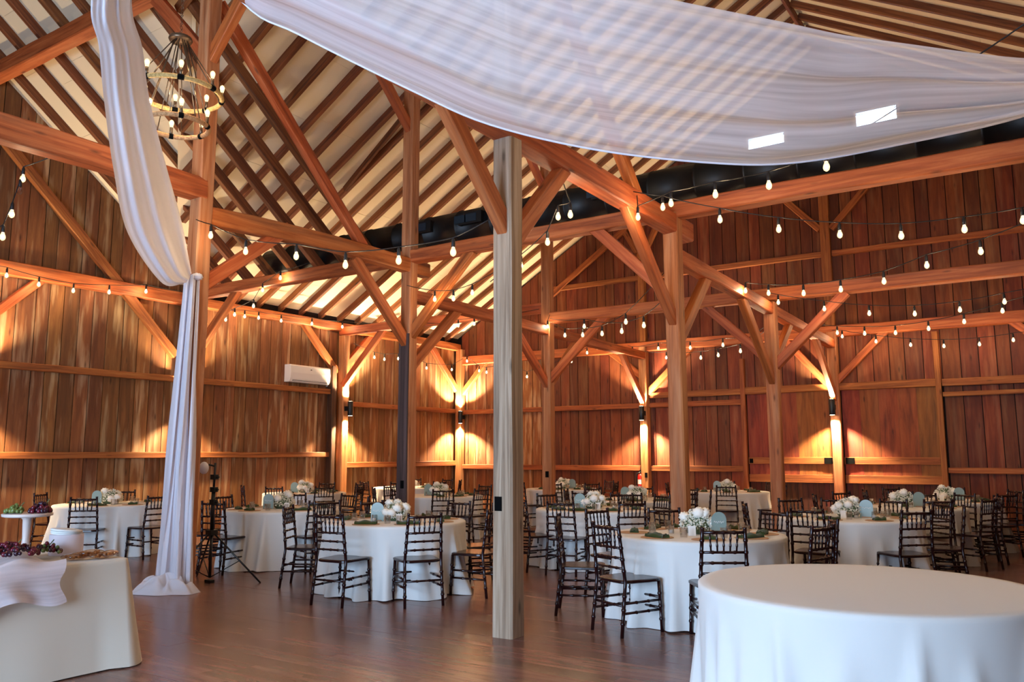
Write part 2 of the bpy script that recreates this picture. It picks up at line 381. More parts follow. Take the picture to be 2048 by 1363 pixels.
for xx, z0, z1, ww in ((-6.02, 0, 3.7, .1), (-1.97, 0, 4.0, .11), (L2 - .02, 4.28, 8.9, .2), (L1 - .02, 4.3, 7.9, .18)):
    timber('wall_stud', (xx, R3 + .0, z0), (xx, R3 + .0, z1), ww, .12, 'girt', wall_far)
br = lambda a, b, m_='girt', w_=.1, h=.14: timber('knee_brace', (a[0], R3, a[1]), (b[0], R3, b[1]), w_, h, m_, wall_far)
br((-4.95, 7.42), (-4.12, 6.5)); br((-3.0, 7.4), (-3.88, 6.48)); br((-11.35, 5.65), (-8.7, 7.42)); br((-9.0, 7.3), (-8.6, 6.6)); br((-8.0, 7.3), (-8.4, 6.6))
gx('gable_tie', -8.5, 2.0, 7.4, 7.6, .16)
br((-9.45, 4.12), (-8.55, 3.42), 'beam', .12, .15); br((-7.15, 4.15), (-8.4, 3.0), 'beam', .12, .15)
br((-5.0, 4.05), (-4.1, 2.98), 'beam', .12, .15); br((-2.9, 4.1), (-3.95, 3.06), 'beam', .12, .15); br((-14.2, 3.2), (-13.35, 4.1), 'beam', .12, .15); br((-.6, 4.1), (.45, 3.1), 'beam', .12, .15)

# the wide sliding door: two plain panels each side of the wall post, rails, dark beadboard at the foot
for i, (x0, x1) in enumerate(((-5.95, L2 - .1), (L2 + .12, -2.03))):
    dr = struct('door_%d' % (i + 1), MB().box(x0, x1, R3 + .06, R3 + .11, .88, 2.9), 'bead')
    nb = 5; bw = (x1 - x0) / nb
    for k in range(nb): board('door_panel', 'x', x0 + k * bw + .001, x0 + (k + 1) * bw - .001, R3 + .06, .95, 2.87, 2.87, .02, 'ply', dr)
    for z0, z1 in ((1.28, 1.43), (.88, 1.05)): timber('door_rail', (x0, R3 + .015, (z0 + z1) / 2), (x1, R3 + .015, (z0 + z1) / 2), .05, z1 - z0, 'girt', dr, wob=.002)
    hx = x0 + .02 if i else x1 - .2
    MB().box(hx, hx + .18, R3 - .02, R3 - .005, 1.29, 1.42).build('hinge', 'blackm', dr)
    if i == 0: MB().box(x0 + .02, x0 + .1, R3 - .02, R3 - .005, 1.3, 1.4).build('latch', 'blackm', dr)
    k = x0
    while k < x1 - .02:
        board('bead_board', 'x', k + .003, min(k + .115, x1) - .003, R3 + .1, 0, .88, .88, .03, 'bead', dr); k += .115
# walls outside the picture: back wall with the big open doorway, right end wall with a doorway, wing's side wall
wb = MB(); zb = zmain(R1)
wb.box(L0 - .2, -6.5, -4.3, -4.15, -.2, 6); wb.box(-1.5, EX + .2, -4.3, -4.15, -.2, 6); wb.box(-6.5, -1.5, -4.3, -4.15, 3.5, 6); struct('wall_back', wb, 'back')
wr = MB(); wr.box(EX, EX + .15, -4.2, R1 + .3, -.2, 11)
wr.box(WX - .05, WX + .1, R1, R3, -.2, 5.2); wr.box(WX, EX, R1, R1 + .15, -.2, 5.4); struct('wall_right', wr, 'back')

# ------------------------------------------------------------------ ceiling: decks, white panels, rafters
ck = MB()
def slab(pts, t=.05):
    v = [tuple(p) for p in pts] + [(p[0], p[1], p[2] + t) for p in pts]; n_ = len(pts)
    ck.add(v, [tuple(range(n_)), tuple(reversed(range(n_, 2 * n_)))] + [(i, i + n_, (i + 1) % n_ + n_, (i + 1) % n_) for i in range(n_)])
RD = .14                                    # rafter depth: the deck lies above the rafters' undersides
def xval(y): return L0 + (zmain(y) - 4.76) / .58
xv = xval(MY)
slab([(L0 - .3, R1 + .3, zmain(R1 + .3) + RD + .03), (L0 - .3, MY, MR + RD + .03), (xv + .3, MY, MR + RD + .03), (L0 + .1, R1 + .0, zmain(R1) + RD + .03)])
slab([(L0 - .35, R3 + .3, zwing(L0 - .35) + RD + .03), (L0 - .35, R1 + .0, zwing(L0 - .35) + RD + .03), (xv, MY - .0, zwing(xv) + RD + .03), (L2, MY, WR + RD + .03), (L2, R3 + .3, WR + RD + .03)])
slab([(WX + .35, R3 + .3, zwing(WX + .35) + RD + .03), (L2, R3 + .3, WR + RD + .03), (L2, MY, WR + RD + .03), (2 * L2 - xv, MY, zwing(xv) + RD + .03), (WX + .35, R1, zwing(WX + .35) + RD + .03)])
slab([(EX + .3, R1 + .3, zmain(R1 + .3) + RD + .03), (WX - .1, R1, zmain(R1) + RD + .03), (2 * L2 - xv - .3, MY, MR + RD + .03), (EX + .3, MY, MR + RD + .03)])
slab([(L0 - .3, -4.4, zmain(R1 + .58)), (EX + .3, -4.4, zmain(R1 + .58)), (EX + .3, MY, MR + RD + .03), (L0 - .3, MY, MR + RD + .03)])
slab([(xv, MY - .02, MR), (2 * L2 - xv, MY - .02, MR), (L2, MY - .02, WR + .2)])
ceiling = struct('ceiling', ck, 'panel')
# wing rafters and the white panels between them
Y = [3.2 + .605 * i for i in range(26)]
sl = math.hypot(1, .58); nrm = Vector((-.58, 0, 1)).normalized()
def wing_frame(side):
    s = 1 if side < 0 else -1
    return Vector((s / sl, 0, .58 / sl)), Vector((-s * .58 / sl, 0, 1 / sl))
pan = {}
for side in (-1, 1):
    ux, un = wing_frame(side)
    for i, yy in enumerate(Y):
        xs_ = max(L0 - .2, (xval(yy) - .25) if yy < R1 + .2 else L0 - .2)
        if side > 0: xs_ = 2 * L2 - xs_
        if side > 0 and yy < 6: continue
        a = Vector((xs_, yy, zwing(xs_))) + un * (RD / 2 - .0); b = Vector((L2, yy, WR)) + un * (RD / 2)
        timber('rafter', a, b, .082, RD, 'rafter', ceiling, up=un, wob=.004, seg=6)
        # panels of this bay
        if i + 1 < len(Y) and (side < 0 or yy > 8):
            length = (L2 - L0) * sl; u = -.1 - R_.uniform(0, .5)
            ust = (xval(yy) - L0) * sl if yy < R1 + .1 else -1
            if side > 0: ust = max(ust, 5.5)
            while u < length - .02:
                u1 = min(u + 1.22, length); ua = max(u, ust)
                if u1 - ua > .08:
                    key = round(u1 - ua, 2)
                    if key not in pan: pan[key] = MB().box(.002, key - .002, -.263, .263, 0, .012).me('ceiling_panel', 'panel')
                    org = Vector((L0 if side < 0 else WX, yy + .3025, 4.76)) + ux * ua + un * (RD - .012 + R_.uniform(-.002, .002))
                    o = link('ceiling_panel', pan[key], ceiling)
                    yv = un.cross(ux); mw = Matrix((ux, yv, un)).transposed().to_4x4(); mw.translation = org; o.matrix_basis = mw
                u = u1
timber('ridge_beam', (L2, 3.0, WR - .02), (L2, R3 + .1, WR - .02), .06, .2, 'rafter', ceiling)
# main roof rafters (bare beyond the valley) and panels
ms = math.hypot(1, .77); mx_ = Vector((0, -1 / ms, .77 / ms)); mn = Vector((0, .77 / ms, 1 / ms))
XM = [-13.95 + .64 * i for i in range(13)]
for i, xx in enumerate(XM):
    yend = R1 + .2 if xx < -9.2 else R1 - (zwing(xx) - 4.88) / .77
    a = Vector((xx, yend, zmain(yend))) + mn * .085; b = Vector((xx, MY, MR)) + mn * .085
    timber('rafter', a, b, .1, .17, 'rafter', ceiling, up=mn, wob=.006, seg=7)
    yv_ = min(R1 - (zwing(xx + .64) - 4.88) / .77, R1 - .02)
    ust = (R1 - yv_) * ms; u = -.2 - R_.uniform(0, .5); length = (R1 - MY) * ms
    while u < length - .02:
        u1 = min(u + 1.22, length); ua = max(u, ust)
        if u1 - ua > .08:
            key = ('m', round(u1 - ua, 2))
            if key not in pan: pan[key] = MB().box(.002, key[1] - .002, -.276, .276, 0, .012).me('ceiling_panel', 'panel')
            org = Vector((xx + .32, R1, 4.88)) + mx_ * ua + mn * (RD - .012 + R_.uniform(-.002, .002))
            o = link('ceiling_panel', pan[key], ceiling); yv = mn.cross(mx_); mw = Matrix((mx_, yv, mn)).transposed().to_4x4(); mw.translation = org; o.matrix_basis = mw
        u = u1
timber('rafter', (L2 - 3.2, 10.35, zwing(L2 - 3.2) - .03), (L1 - 2.6, 10.9, zwing(L1 - 2.6) - .06), .06, .1, 'rafter', ceiling)

# ------------------------------------------------------------------ timber frame: posts with their knee braces
def post(x, y, z1, label, braces=(), mat='post', wd=.2, name='timber_post', z0=0, outlet=None):
    t = empty(name, (x, y, z0)); t['label'] = label; t['category'] = 'post'
    par = t
    def tm(n_, a, b, w_, h, m_):
        o = timber(n_, a, b, w_, h, m_); o.parent = par; o.matrix_basis = Matrix.Translation((-x, -y, -z0)) @ TMW[0]; return o
    tm('shaft', (x, y, z0), (x, y, z1), wd, wd, mat)
    if outlet: MB().box(outlet[0] - .035, outlet[0] + .035, -wd / 2 - .012, -wd / 2 + .01, outlet[1] - .06, outlet[1] + .06).build('outlet_box', 'blackm', t)
    for a, b in braces: tm('knee_brace', a, b, .11, .16, 'beam')
    return t
def ybr(x, ya, za, yb, zb): return ((x, ya, za), (x, yb, zb))
def xbr(y, xa, za, xb, zb): return ((xa, y, za), (xb, y, zb))
p20 = post(L2, R0, 7.6, 'pale weathered square timber post standing alone in the centre of the floor',
     [ybr(L2, R0 + .02, 3.38, R0 + 1.08, 4.45), ybr(L2, R0 - .02, 3.5, R0 - 1.05, 4.5), ybr(L2, 8.75, 4.55, R0 + .1, 7.1)], 'pale', .2, outlet=(-.03, 1.1))
p10 = post(L1, R0, 7.6, 'brown timber post behind the tied white drape beside the chandelier',
     [ybr(L1, R0, 3.5, R0 + 1.35, 4.55), xbr(R0, L1, 6.35, L1 + 1.15, 7.6), xbr(R0, L1, 6.4, L1 - 1.2, 7.6), ybr(L1, 8.75, 4.6, R0 + .1, 7.2)])
post(L1, R1, 7.75, 'tall timber post with a dark shaded side face behind the flower table left of centre',
     [ybr(L1, R1, 3.2, 8.55, 4.4), xbr(R1, L1, 3.35, L1 + 1.25, 4.6), ybr(L1, R1, 2.85, R1 + 1.3, 4.0), ybr(L1, R1, 6.75, R1 - .95, 7.65)], outlet=None)
dk = timber('face_shade_board', (0, -.112, .0), (0, -.112, 3.4), .2, .02, 'face_shade', up=(0, -1, 0)); dk.parent = bpy.data.objects['timber_post.002']  # thin dark board added to stand for the shading on this post's side face
MB().box(-.01, .05, -.135, -.12, 1.0, 1.12).build('outlet_box', 'blackm', bpy.data.objects['timber_post.002'])
post(L1, R2, 7.75, 'slim orange timber post just right of the pale centre post',
     [ybr(L1, R2, 2.85, 12.75, 4.0), xbr(R2, L1, 2.95, L1 + 1.35, 4.2), ybr(L1, R2, 2.85, R2 + 1.3, 4.0), ybr(L1, R2, 6.85, R2 - .8, 7.6)], outlet=(.02, 1.12))
post(L1, R3 - .05, 4.15, 'wall post beside the red fire extinguisher', [ybr(L1, R3 - .1, 2.75, 17.4, 3.95)], outlet=(.04, 1.0))
post(L2, R1, 4.62, 'orange timber post with a dark knot near the top, right of centre',
     [ybr(L2, R1, 3.15, 8.4, 4.4), xbr(R1, L2, 3.5, L2 - 1.15, 4.62), ybr(L2, R1, 2.9, R1 + 1.25, 4.05)])
post(L2, R2, 4.1, 'timber post with four knee braces before the sliding door panels',
     [ybr(L2, R2, 2.7, 12.55, 3.95), xbr(R2, L2, 3.05, L2 - 1.15, 4.15), xbr(R2, L2, 2.95, L2 + 1.25, 4.15), ybr(L2, R2, 3.0, R2 + 1.3, 3.95)])
post(L2, R3 - .05, 4.15, 'wall post between the two sliding door panels lit by a sconce', [ybr(L2, R3 - .1, 2.7, 17.1, 3.95)])
post(L0 + .05, R2 + .05, 4.45, 'wall post beside the air conditioner carrying a black sconce', [xbr(R2, L0 + .1, 3.15, L0 + 1.4, 4.45)])
post(L0 + .1, R3 - .05, 4.5, 'corner post where the two plank walls meet')
post(L0 + .05, R1, 4.5, 'wall post hidden mostly behind the tied white drape', [xbr(R1 - .02, L0 + .1, 3.15, L0 + 1.6, 4.6)])
post(L3, R1, 4.62, 'timber post out of view to the right of the room'); post(L3, R0, 7.6, 'timber post holding the sheer swag at the right edge')
post(L3, R2, 4.1, 'timber post standing beyond the right edge by the third table'); post(L0 + .05, R0, 4.5, 'wall post at the left edge of the plank wall')

def beam(p0, p1, w_, h, label, bow=0, mat='beam'):
    o = timber('timber_beam', p0, p1, w_, h, mat, bow=bow, wob=.008); return tag(o, label, 'beam')
beam((L0 - .1, R1, 4.655), (EX, R1, 4.655), .2, .21, 'long horizontal beam running just under the black duct')
beam((L0, R2, 4.47), (L1, R2, 4.47), .18, .2, 'beam from the air conditioner wall to the slim orange post')
beam((L1, R2, 4.24), (EX - 3, R2, 4.24), .18, .22, 'long beam crossing behind the centre posts above the string bulbs')
beam((L0, R3, 4.17), (WX, R3, 4.17), .16, .24, 'top plate beam along the far plank wall')
beam((L0, R1 - .3, 4.57), (L0, R3, 4.57), .18, .2, 'top plate beam above the air conditioner')
beam((L0 + .02, 3.4, 4.58), (L0 + .02, R1 - .1, 4.58), .18, .24, 'plate beam along the left plank wall behind the drape')
beam((L1, 1.0, 4.72), (L1, R0 - .0, 4.72), .22, .26, 'orange tie beam at upper left ending at the draped post')
beam((L1, R0, 4.4), (L1, R1 + .4, 4.5), .19, .22, 'curved tie beam from the draped post to the dark-sided post', bow=.06)
beam((L1, R1, 4.04), (L1, R3, 3.93), .17, .19, 'beam from the dark-sided post back to the extinguisher wall post')
beam((L2, 1.5, 4.47), (L2, R1 + .5, 4.47), .2, .25, 'heavy tie beam right of the pale post under the sheer swag')
beam((L2, R1, 4.07), (L2, R3, 3.88), .17, .19, 'beam descending toward the wall post between the door panels')
beam((L0, R0, 7.74), (L3 + .2, R0, 7.74), .22, .27, 'roof purlin carrying the rafters at upper left')
beam((L1, 5.2, 7.8), (L1, R3, 7.8), .18, .22, 'roof purlin above the dark-sided post')

# ------------------------------------------------------------------ sconces, air conditioner, extinguisher, duct
def spot(name, loc, dirz, e, parent, ang=118, blend=.5):
    l = bpy.data.lights.new(name, 'SPOT'); l.energy = e; l.color = (1.0, .76, .45); l.spot_size = math.radians(ang); l.spot_blend = blend; l.shadow_soft_size = .04
    o = bpy.data.objects.new(name, l); COL.objects.link(o); o.parent = parent; o.location = loc
    o.rotation_euler = (0, 0, 0) if dirz < 0 else (math.pi, 0, 0); return o
def sconce(x, y, z, dx, dy, label, e=1.0):
    t = tag(empty('wall_sconce', (x, y, z)), label, 'sconce', 'black up-and-down wall sconces')
    MB().lathe([(.062, -.17), (.065, -.165), (.065, .165), (.062, .17)], 18).build('cylinder_body', 'black', t, True)
    MB().lathe([(.05, -.1715), (.05, -.1705)], 14).build('lens', 'lens', t); MB().lathe([(.05, .1705), (.05, .1715)], 14).build('lens', 'lens', t)
    b = MB(); b.tube([(0, 0, 0), (dx * .1, dy * .1, 0)], .022, 8); b.box(dx * .1 - .05, dx * .1 + .05, dy * .1 - .05, dy * .1 + .05, -.055, .055); b.build('bracket', 'black', t)
    spot('sconce_up_light', (0, 0, .19), 1, SC_E * e, t); spot('sconce_down_light', (0, 0, -.19), -1, SC_E * e, t)
SC_E = 520
sconce(L0 + .3, R2 + .05, 2.6, -1, 0, 'black cylinder sconce beside the air conditioner')
sconce(L0 + .28, R3 - .27, 2.55, 0, 1, 'black cylinder sconce in the far corner of the walls')
sconce(L1 + .02, R3 - .3, 2.5, 0, 1, 'black cylinder sconce above the fire extinguisher')
sconce(L2 - .02, R3 - .3, 2.5, 0, 1, 'black cylinder sconce between the sliding door panels')
sconce(L0 + .3, R1, 2.6, -1, 0, 'black cylinder sconce hidden behind the tied white drape', .45)
sconce(L0 + .3, R0 + .1, 2.6, -1, 0, 'black cylinder sconce just past the left edge', .45)

ac = tag(empty('air_conditioner', (L0 - .1, 13.06, 3.33)), 'white split air conditioner mounted high on the plank wall', 'air conditioner')
v = []; prof = [(0, -.19), (.16, -.19), (.2, -.12), (.215, .02), (.2, .17), (.17, .2), (0, .2)]
b = MB(); k = len(prof)
b.add([(p, yy, q) for yy in (-.6, .6) for p, q in prof], [tuple(range(k)), tuple(reversed(range(k, 2 * k)))] + [(i + k, i, (i + 1) % k, (i + 1) % k + k) for i in range(k)])
b.build('casing', 'white', ac)
MB().box(.15, .19, -.52, .52, -.17, -.11).build('outlet', 'grey', ac)
for i in range(3): MB().box(.185, .197, -.52, .52, -.165 + .02 * i, -.158 + .02 * i).build('louver', 'white', ac)
MB().box(.2, .217, -.02, .02, .1, .12).build('badge', 'chrome', ac)
MB().tube([(.05, .59, -.1), (.06, .64, -.17), (.04, .67, -.2), (.0, .68, -.21)], .018, 8).build('pipe', 'white', ac, True)

fe = tag(empty('fire_extinguisher', (L1 - .16, R3 - .05, .62)), 'red fire extinguisher hung on the far wall post', 'fire extinguisher')
MB().lathe([(.05, 0), (.066, .01), (.07, .03), (.07, .34), (.055, .39), (.022, .41), (.022, .43)], 16).build('cylinder', 'red', fe, True)
MB().lathe([(.0705, .16), (.0705, .27)], 16, cap=False).build('label_band', 'whitec', fe, True)
MB().box(-.02, .02, -.02, .02, .43, .47).box(-.015, .1, -.012, .012, .47, .5).build('valve', 'black', fe)
MB().tube([(.02, -.02, .45), (-.08, -.04, .42), (-.095, -.04, .3), (-.085, -.03, .12)], .012, 8).build('hose', 'black', fe, True)
MB().box(-.03, .03, .05, .09, .1, .4).build('bracket', 'chrome', fe)

dt = tag(empty('air_duct', (0, 0, 0)), 'long black round air duct above the tie beam', 'duct')
dy, dz, drr = R1 + .42, 5.12, .27
pts = []; rr = []
X = -12.3
while X < EX - .3:
    pts += [(X, dy, dz), (X + .62, dy, dz), (X + .625, dy, dz), (X + .655, dy, dz)]; rr += [drr, drr, drr + .012, drr + .012]; X += .66
MB().tube(pts, rr, 24).build('duct_run', 'duct', dt, True)
for X in (-8.35, -7.35, -10.3, -5.0):
    rg = MB().box(X - .22, X + .22, dy - drr - .07, dy - drr + .09, dz - .06, dz + .12).build('register', 'duct', dt)
    for s_ in (-1, 1): MB().box(X - .11 + s_ * .1 - .085, X - .11 + s_ * .1 + .085 + .05, dy - drr - .076, dy - drr - .07, dz - .03, dz + .09).build('grille', 'ductgrey', rg)
for X in (-8.78, 2.7): MB().box(X - .012, X + .012, dy - .012, dy + .012, dz + drr, zwing(X) + .1).build('hanger', 'blackm', dt)
d2 = tag(empty('branch_duct', (0, 0, 0)), 'slimmer black duct running behind the main duct at right', 'duct')
MB().tube([(-4.9, 11.0, 5.52), (-3.5, 11.0, 5.55), (4.6, 11.0, 5.6)], .17, 20).build('duct_run', 'duct', d2, True)
MB().box(2.79, 2.81, 10.99, 11.01, 5.7, zwing(2.8) + .1).build('hanger', 'blackm', d2)

# ------------------------------------------------------------------ chandelier
def torus_mb(R, r, z, n=48, k=10, a0=0, a1=2 * math.pi):
    m = MB(); v = []; f = []
    for i in range(n + 1):
        a = a0 + (a1 - a0) * i / n
        for j in range(k): b_ = 2 * math.pi * j / k; v.append(((R + r * math.cos(b_)) * math.cos(a), (R + r * math.cos(b_)) * math.sin(a), z + r * math.sin(b_)))
    for i in range(n):
        for j in range(k): p = i * k + j; q = i * k + (j + 1) % k; f.append((p, q, q + k, p + k))
    return m.add(v, f)
bulb_me = MB().lathe([(.004, .0), (.017, .01), (.02, .025), (.026, .046), (.027, .06), (.02, .078), (.007, .088)], 10).me('bulb', 'bulb', True)
ccore_me = MB().ball((0, 0, 0), .014, 8, 6, (1, 1, 1.3)).me('filament', 'core_dim', True)
score_me = MB().ball((0, 0, -.048), .0155, 8, 6, (1, 1, 1.35)).me('filament', 'core', True)
def chandelier(CX, CY, CZ, label, core_me_):
    chn = tag(empty('chandelier', (CX, CY, CZ)), label, 'chandelier')
    for (rad, z, nb, ph) in ((.45, 0, 8, .25), (.33, -.36, 6, .6)):
        rg = torus_mb(rad, .026, z).build('rope_ring', 'rope', chn, True)
        for i in range(nb):
            a = ph + 2 * math.pi * i / nb; x_, y_ = rad * math.cos(a), rad * math.sin(a)
            cl = torus_mb(rad, .031, z, 6, 8, a - .07, a + .07).build('clasp', 'blackm', rg)
            MB().tube([(x_, y_, z + .02), (x_, y_, z + .1)], .017, 8).build('candle_socket', 'bronze', rg, True)
            o = link('bulb', bulb_me, rg); o.location = (x_, y_, z + .1)
            o = link('filament', core_me_, rg); o.location = (x_, y_, z + .155)
        for i in range(8):
            a = ph + .2 + 2 * math.pi * i / 8
            MB().tube([(.07 * math.cos(a), .07 * math.sin(a), .6), (rad * math.cos(a), rad * math.sin(a), z + .02)], .006, 6).build('rod', 'bronze', chn, True)
    MB().lathe([(.02, .59), (.115, .6), (.125, .62), (.115, .645), (.03, .655)], 20).build('hub', 'bronze', chn, True)
    zt = zmain(CY) - CZ; b = MB()
    for i in range(int((zt - .65) / .045)): b.add(*((lambda m: (m.v, m.f))(torus_mb(.013, .003, 0, 8, 5))), mw=Matrix.Translation((0, 0, .67 + i * .045)) @ Matrix.Rotation(math.pi / 2, 4, 'X' if i % 2 else 'Y') @ Matrix.Scale(1.7, 4, (1, 0, 0)))
    b.build('chain', 'bronze', chn, True)
chandelier(-7.61, 4.98, 5.36, 'two-tier rope ring chandelier with candle bulbs hanging beside the drape', ccore_me)
chandelier(.3, 3.3, 5.5, 'two-tier rope ring chandelier above the sheer swag, out of the picture', MB().ball((0, 0, 0), .014, 8, 6, (1, 1, 1.3)).me('filament', 'core_near', True))

# ------------------------------------------------------------------ string lights
sbulb = MB().lathe([(.014, .0), (.016, -.012), (.026, -.036), (.029, -.055), (.023, -.076), (.008, -.088)], 10).me('bulb', 'bulb', True)
sdead = MB().lathe([(.014, .0), (.016, -.012), (.026, -.036), (.029, -.055), (.023, -.076), (.008, -.088)], 10).me('bulb', 'deadbulb', True)
ssock = MB().lathe([(.006, .085), (.008, .08), (.017, .06), (.019, .0), (.017, -.004)], 8).me('socket', 'cable', True)
def string(pts, e0, e1, label, dead=()):
    """pts: bulb positions (centres); the cable swags from e0 over each bulb to e1"""
    t = tag(empty('string_light', e0), label, 'string light', 'warm bulb strings'); o0 = Vector(e0)
    nodes = [Vector(e0)] + [Vector(p) + Vector((0, 0, .135)) for p in pts] + [Vector(e1)]
    cp = []
    for a, b_ in zip(nodes, nodes[1:]):
        for i in range(4): q = a.lerp(b_, i / 4); q.z -= .04 * (a - b_).length * 4 * (i / 4) * (1 - i / 4) * .35; cp.append(q - o0)
    cp.append(nodes[-1] - o0)
    MB().tube(cp, .006, 5).build('cable', 'cable', t, True)
    for i, p in enumerate(pts):
        q = Vector(p) - o0 + Vector((0, 0, .05))
        o = link('socket', ssock, t); o.location = q
        o = link('bulb', sdead if i in dead else sbulb, t); o.location = q
        if i not in dead: link('filament', score_me, o)
string([(-14.0, 6.3, 4.4), (-14.0, 6.81, 4.34), (-14.0, 7.39, 4.33), (-14.0, 8.03, 4.41), (-14.0, 8.74, 4.54)], (-14.05, 5.6, 4.6), (-14.05, 9.6, 4.68), 'bulb string along the plate beam of the left plank wall')
string([(-9.0, 4.13, 4.76 - .32), (-9.0, 4.11, 4.3), (-9.0, 4.05, 4.03), (-9.0, 3.98, 3.77)], (-8.6, 4.2, 4.62), (-9.1, 3.6, 3.5), 'short bulb string hanging under the tie beam at the left edge', (1,))
string([(-8.06, 5.8, 4.05), (-7.42, 5.8, 3.77), (-6.59, 5.8, 3.6), (-5.86, 5.8, 3.41), (-5.15, 5.8, 3.36), (-4.49, 5.8, 3.35)], (-8.38, 5.82, 4.3), (-4.1, 5.82, 3.6), 'bulb string swagged from the draped post to the pale centre post')
string([(-11.3, 9.6, 4.62), (-11.91, 9.72, 4.49), (-12.37, 9.9, 4.27), (-13.3, 10.2, 4.24), (-13.7, 10.3, 4.19), (-14.05, 10.4, 4.2)], (-10.6, 9.6, 4.8), (-14.2, 10.5, 4.4), 'bulb string dropping from the long beam to the wall left of the air conditioner')
string([(-14.0, 10.99, 4.38), (-14.0, 11.35, 4.4), (-14.0, 11.96, 4.42), (-14.0, 12.85, 4.47), (-14.0, 13.81, 4.52), (-13.9, 14.8, 4.6)], (-14.1, 10.7, 4.5), (-13.5, 15.2, 4.75), 'bulb string just above the air conditioner')
string([(-14.1, 14.75, 3.99), (-14.0, 14.93, 3.9), (-13.85, 15.13, 3.86), (-13.59, 15.35, 3.88)], (-14.2, 14.4, 4.2), (-13.1, 15.8, 4.2), 'short bulb string right of the wall post by the air conditioner', )
string([(-7.78, 9.6, 3.86), (-7.42, 9.6, 3.83), (-7.07, 9.6, 3.88)], (-8.36, 9.62, 4.15), (-6.3, 9.62, 4.3), 'short bulb string beside the dark-sided post')
string([(-11.03, 13.8, 4.2), (-10.53, 13.8, 4.54 - .3), (-10.11, 13.8, 4.36 - .12)], (-12.0, 14.0, 4.5), (-8.55, 14.03, 4.45), 'bulb string between the dark-sided post and the slim orange post')
string([(-14.02, 16.98, 3.81), (-13.48, 17.39, 3.77), (-13.15, 17.63, 4.0), (-12.89, 17.83, 3.74), (-12.73, 17.95, 3.7)], (-14.2, 16.6, 4.1), (-12.2, 18.5, 4.0), 'bulb string across the far corner of the plank walls')
string([(-3.82, 8.38, 4.2), (-3.3, 8.1, 4.2), (-2.69, 7.77, 4.1), (-2.06, 7.43, 3.98), (-1.48, 7.12, 3.95)], (-3.88, 8.5, 4.5), (.4, 6.05, 4.5), 'bulb string rising toward the sheer swag at upper right')
string([(-3.56, 8.49, 4.3), (-2.96, 8.67, 4.1), (-2.37, 8.85, 3.94), (-1.78, 9.03, 3.83), (-1.21, 9.21, 3.77), (-.64, 9.38, 3.79), (-.13, 9.54, 3.84)], (-3.88, 8.4, 4.52), (.4, 9.7, 4.1), 'highest bulb string sagging across the far gable at right')
string([(-4.15, 7.39, 4.04), (-4.4, 7.56, 4.1), (-4.61, 7.68, 3.87), (-5.16, 7.98, 3.73)], (-4.1, 7.1, 4.4), (-5.9, 8.4, 3.7), 'bulb string looping behind the pale centre post')
string([(-3.85, 12.33, 4.0), (-3.42, 12.05, 3.87), (-2.84, 11.73, 3.75), (-2.28, 11.42, 3.69), (-1.69, 11.08, 3.67), (-1.16, 10.78, 3.75), (-.57, 10.45, 3.77)], (-3.88, 12.6, 4.2), (.4, 9.95, 4.1), 'second bulb string at right rising toward the long beam')
string([(-3.71, 13.61, 4.0), (-3.0, 13.68, 3.83), (-2.34, 13.74, 3.7), (-1.7, 13.8, 3.64), (-1.09, 13.86, 3.65), (-.51, 13.91, 3.72)], (-3.9, 13.6, 4.2), (.4, 14.0, 4.0), 'third bulb string at right below the middle beam')
string([(-3.82, 16.48, 3.9), (-3.35, 16.24, 3.78), (-2.82, 15.97, 3.69), (-2.26, 15.68, 3.62), (-1.7, 15.39, 3.61), (-1.14, 15.1, 3.64), (-.58, 14.81, 3.72)], (-3.9, 16.7, 4.0), (.4, 14.2, 4.0), 'fourth bulb string at right level with the wall plate')
string([(-3.68, 18.3, 3.98), (-3.02, 18.3, 3.82), (-2.37, 18.3, 3.7), (-1.77, 18.3, 3.63), (-1.15, 18.3, 3.62), (-.58, 18.3, 3.66)], (-3.9, 18.4, 4.15), (.4, 18.4, 3.9), 'lowest bulb string at right along the far plank wall')
string([(-4.43, 14.62, 3.54), (-4.83, 15.01, 3.41), (-5.48, 15.64, 3.44), (-6.05, 16.2, 3.48), (-7.34, 17.46, 3.69)], (-4.1, 14.3, 3.75), (-8.3, 18.4, 4.0), 'bulb string from the door-side post to the extinguisher wall post')
string([(-8.36, 13.9, 4.16 - .12), (-7.58, 13.23, 3.72), (-6.82, 12.53, 3.58), (-6.09, 11.85, 3.46), (-5.32, 11.14, 3.49)], (-8.37, 14.0, 4.3), (-4.1, 10.0, 4.0), 'bulb string swagged from the slim orange post to the knotted post')
string([(-11.15, 17.5, 3.46), (-9.85, 17.5, 3.77), (-9.41, 17.5, 3.95), (-9.13, 17.5, 4.05)], (-12.6, 18.7, 4.1), (-8.5, 17.5, 4.0), 'bulb string low before the far wall right of the centre post')
string([(-8.6, 18.35, 4.0), (-7.44, 17.25, 3.89), (-6.26, 16.17, 3.7), (-5.24, 15.24, 3.58), (-4.3, 14.4, 3.45)], (-8.8, 18.5, 4.2), (-4.1, 14.2, 3.65), 'bulb string from the far plate to the door-side post')
string([(-4.81, 10.66, 3.33), (-5.44, 11.24, 3.37), (-6.76, 12.48, 3.72)], (-4.15, 10.0, 3.6), (-8.3, 13.9, 4.2), 'short bulb string left of the knotted post')

